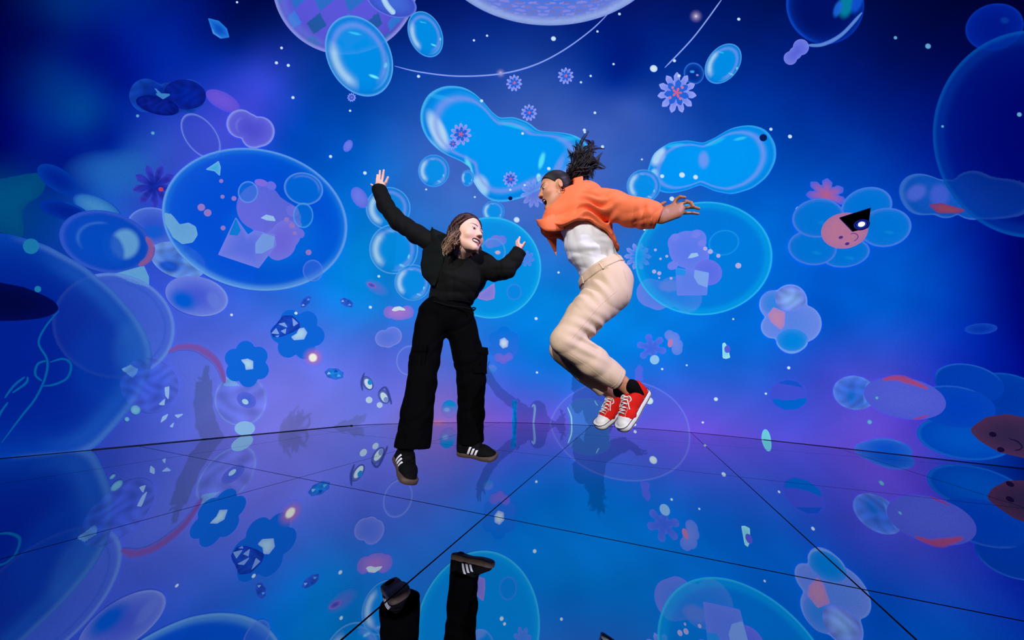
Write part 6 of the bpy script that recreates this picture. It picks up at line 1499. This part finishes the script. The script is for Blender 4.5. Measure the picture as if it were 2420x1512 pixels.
# --- coral jacket
hem_c, hem_n = pb_(1385, 553, 1.72), nrm((-0.36, 0.0, -0.93))
slN = [pb_(1408, 482, 1.60), pb_(1450, 488, 1.56), pb_(1495, 500, 1.53), pb_(1528, 507, 1.515), pb_(1551, 513, 1.505)]
slF = [pb_(1390, 482, 1.86), pb_(1391, 494, 1.97), pb_(1392, 500, 2.06), pb_(1392, 504, 2.20)]
def jk_body(P):
    d = chain(P, [pb_(1380, 480, 1.72), pb_(1374, 510, 1.72), pb_(1380, 560, 1.72), pb_(1398, 600, 1.72)], [0.125, 0.150, 0.155, 0.150], 0.04, ((0.1, 1, 0), 1.02))
    d = smin(d, chain(P, [pb_(1345, 480, 1.72), pb_(1322, 515, 1.72), pb_(1308, 545, 1.72)], [0.080, 0.090, 0.085], 0.03), 0.05)
    d = smin(d, chain(P, slN, [0.086, 0.078, 0.074, 0.068, 0.056], 0.02), 0.03)
    d = smin(d, chain(P, slF, [0.080, 0.070, 0.064, 0.050], 0.02), 0.03)
    arm = np.exp(-(np.linalg.norm(P - pb_(1405, 505, 1.56), axis=1) / 0.09) ** 2); cf = np.exp(-(np.linalg.norm(P - pb_(1520, 515, 1.50), axis=1) / 0.06) ** 2)
    ax = nrm(slN[2] - slN[0])
    d = d + arm * 0.016 * np.sin(P @ (np.array([20, 0, 120.0])) + 3 * np.sin(P @ np.array([35, 0, 10.0]))) + cf * 0.009 * np.sin(P @ (ax * 150 + np.array([0, 0, 70.0])))
    return d + folds(P, 33, 17, 0.008)
def jacket(P):
    d0 = jk_body(P)
    arm = np.minimum(chain(P, slN, [0.10] * 5, 0.01), chain(P, slF, [0.09] * 4, 0.01))
    dx_ = P[:, 0] - hem_c[0]; zh = hem_c[2] + np.where(dx_ > 0, -0.62 * dx_, -0.06 * dx_) + 0.007 * np.sin(P @ np.array([38, 12, 0.0])); cut = (zh - P[:, 2]) * 0.9
    a = nrm(slN[-1] - slN[-2]); b = nrm(slF[-1] - slF[-2])
    cutN, cutF = (P - (slN[-1] + a * 0.004)) @ a, (P - slF[-1]) @ b
    d = smax(d0, np.where(arm < 0.0, -1.0, cut), 0.004)
    d = np.where(np.linalg.norm(P - slN[-1], axis=1) < 0.12, smax(d, cutN, 0.004), d); d = np.where(np.linalg.norm(P - slF[-1], axis=1) < 0.10, smax(d, cutF, 0.004), d)
    d = smax(d, -smax(d0 + 0.022, -(cut + 0.028), 0.004), 0.002)                        # hollow towards the hem
    d = smax(d, -rcone(P, slN[-1] - a * 0.03, slN[-1] + a * 0.05, 0.038, 0.042), 0.003)
    # open front below the chin
    d = smax(d, -rcone(P, pb_(1300, 478, 1.72), pb_(1285, 430, 1.70), 0.050, 0.10), 0.006)
    return d
lo, hi = bounds(slN + slF + [hem_c, pb_(1290, 560, 1.72), pb_(1380, 440, 1.72), pb_(1400, 600, 1.72)], 0.16)
sdf_obj('jacket', jacket, lo, hi, 0.0046, m_coral, B_, None, 1)
# collar: a turned-up band round the neck, open at the throat
nc, na = pb_(1352, 462, 1.715), nrm(nkb0 - nkb1); n1 = nrm(np.cross(na, (0, 1, 0))); n2 = np.cross(na, n1)
fr = nrm((-1, -0.05, -0.35)); fr = nrm(fr - fr @ na * na); sd = np.cross(na, fr)
ph = np.linspace(-2.55, 2.55, 40) + np.pi
rows = []
for k, (u_, r_) in enumerate([(-0.030, 0.098), (-0.012, 0.086), (0.010, 0.080), (0.026, 0.082), (0.018, 0.092), (-0.004, 0.103), (-0.022, 0.112)]):
    rows.append(nc + na * u_ + r_ * (np.cos(ph)[:, None] * fr * 1.05 + np.sin(ph)[:, None] * sd))
sheet('collar', np.array(rows), m_coral, B_, 0.003)
# loose front flap of the jacket blowing forward
f1 = spline([pb_(1340, 498, 1.70), pb_(1318, 502, 1.65), pb_(1296, 510, 1.63), pb_(1280, 518, 1.65), pb_(1266, 519, 1.70)], 16)
f2 = spline([pb_(1340, 540, 1.70), pb_(1318, 546, 1.65), pb_(1296, 546, 1.63), pb_(1282, 542, 1.65), pb_(1271, 531, 1.71)], 16)
u = np.linspace(0, 1, 7)[:, None, None]
sheet('front_flap', f1[None] * (1 - u) + f2[None] * u + np.array([0, -0.010, 0]) * np.sin(u * 3.14), m_coral, B_, 0.004)
f1 = spline([pb_(1278, 530, 1.78), pb_(1288, 555, 1.80), pb_(1302, 580, 1.80), pb_(1314, 602, 1.79)], 16); f2 = spline([pb_(1318, 540, 1.80), pb_(1316, 560, 1.80), pb_(1315, 582, 1.80), pb_(1315, 604, 1.79)], 16)
sheet('front_flap', f1[None] * (1 - u) + f2[None] * u, m_coral, B_, 0.004)
# shirt cuff band and dark lining at the wrist
a = nrm(slN[-1] - slN[-2]); rA = nrm(np.cross(a, (0, 1, 0.2))); rB = np.cross(a, rA); th = np.linspace(0, 2 * np.pi, 49)
sheet('cuff', np.array([slN[-1] + a * u_ + (r_ + 0.0012 * np.sin(th * 3 + k))[:, None] * (np.cos(th)[:, None] * rA + np.sin(th)[:, None] * rB) for k, (u_, r_) in enumerate([(-0.05, 0.060), (-0.03, 0.061), (0.0, 0.059), (0.012, 0.057)])]), m_coral, B_, 0.004)
# --- socks and red canvas shoes
vdir = nrm(EYE - pb_(1490, 975, 1.62))
def red_frame(heel, toe, ang):
    x = nrm(np.asarray(toe) - heel); e1_ = nrm(vdir - vdir @ x * x); e2_ = np.cross(x, e1_)
    if e2_[0] > 0: e2_ = -e2_
    z = nrm(math.cos(ang) * e1_ + math.sin(ang) * e2_)
    return (np.stack([x, np.cross(z, x), z], 1), np.asarray(heel, float))
sN = red_frame(pb_(1531, 925, 1.66), pb_(1463, 1034, 1.60), math.radians(48))
sF = red_frame(pb_(1490, 945, 1.80), pb_(1414, 1016, 1.74), math.radians(48))
for s_, lb in ((sN, 'red canvas low top sneaker nearer the lens, toe pointing down'), (sF, 'red canvas low top sneaker on the farther foot')):
    canvas_sneaker(B_, s_, lb)
    c0 = place(s_, [(0.055, 0, 0.045)])[0]; c1 = place(s_, [(0.054, 0, 0.100)])[0]; c2 = place(s_, [(0.11, 0, 0.05)])[0]
    sdf_obj('sock', lambda P: smin(rcone(P, c0, c1, 0.034, 0.0375), rcone(P, c0, c2, 0.034, 0.030), 0.02), *bounds([c0, c1, c2], 0.06), 0.004, m_sock, B_, None, 0)
for _ob in bpy.data.objects:          # drop build-time notes
    if '_o' in _ob: del _ob['_o']
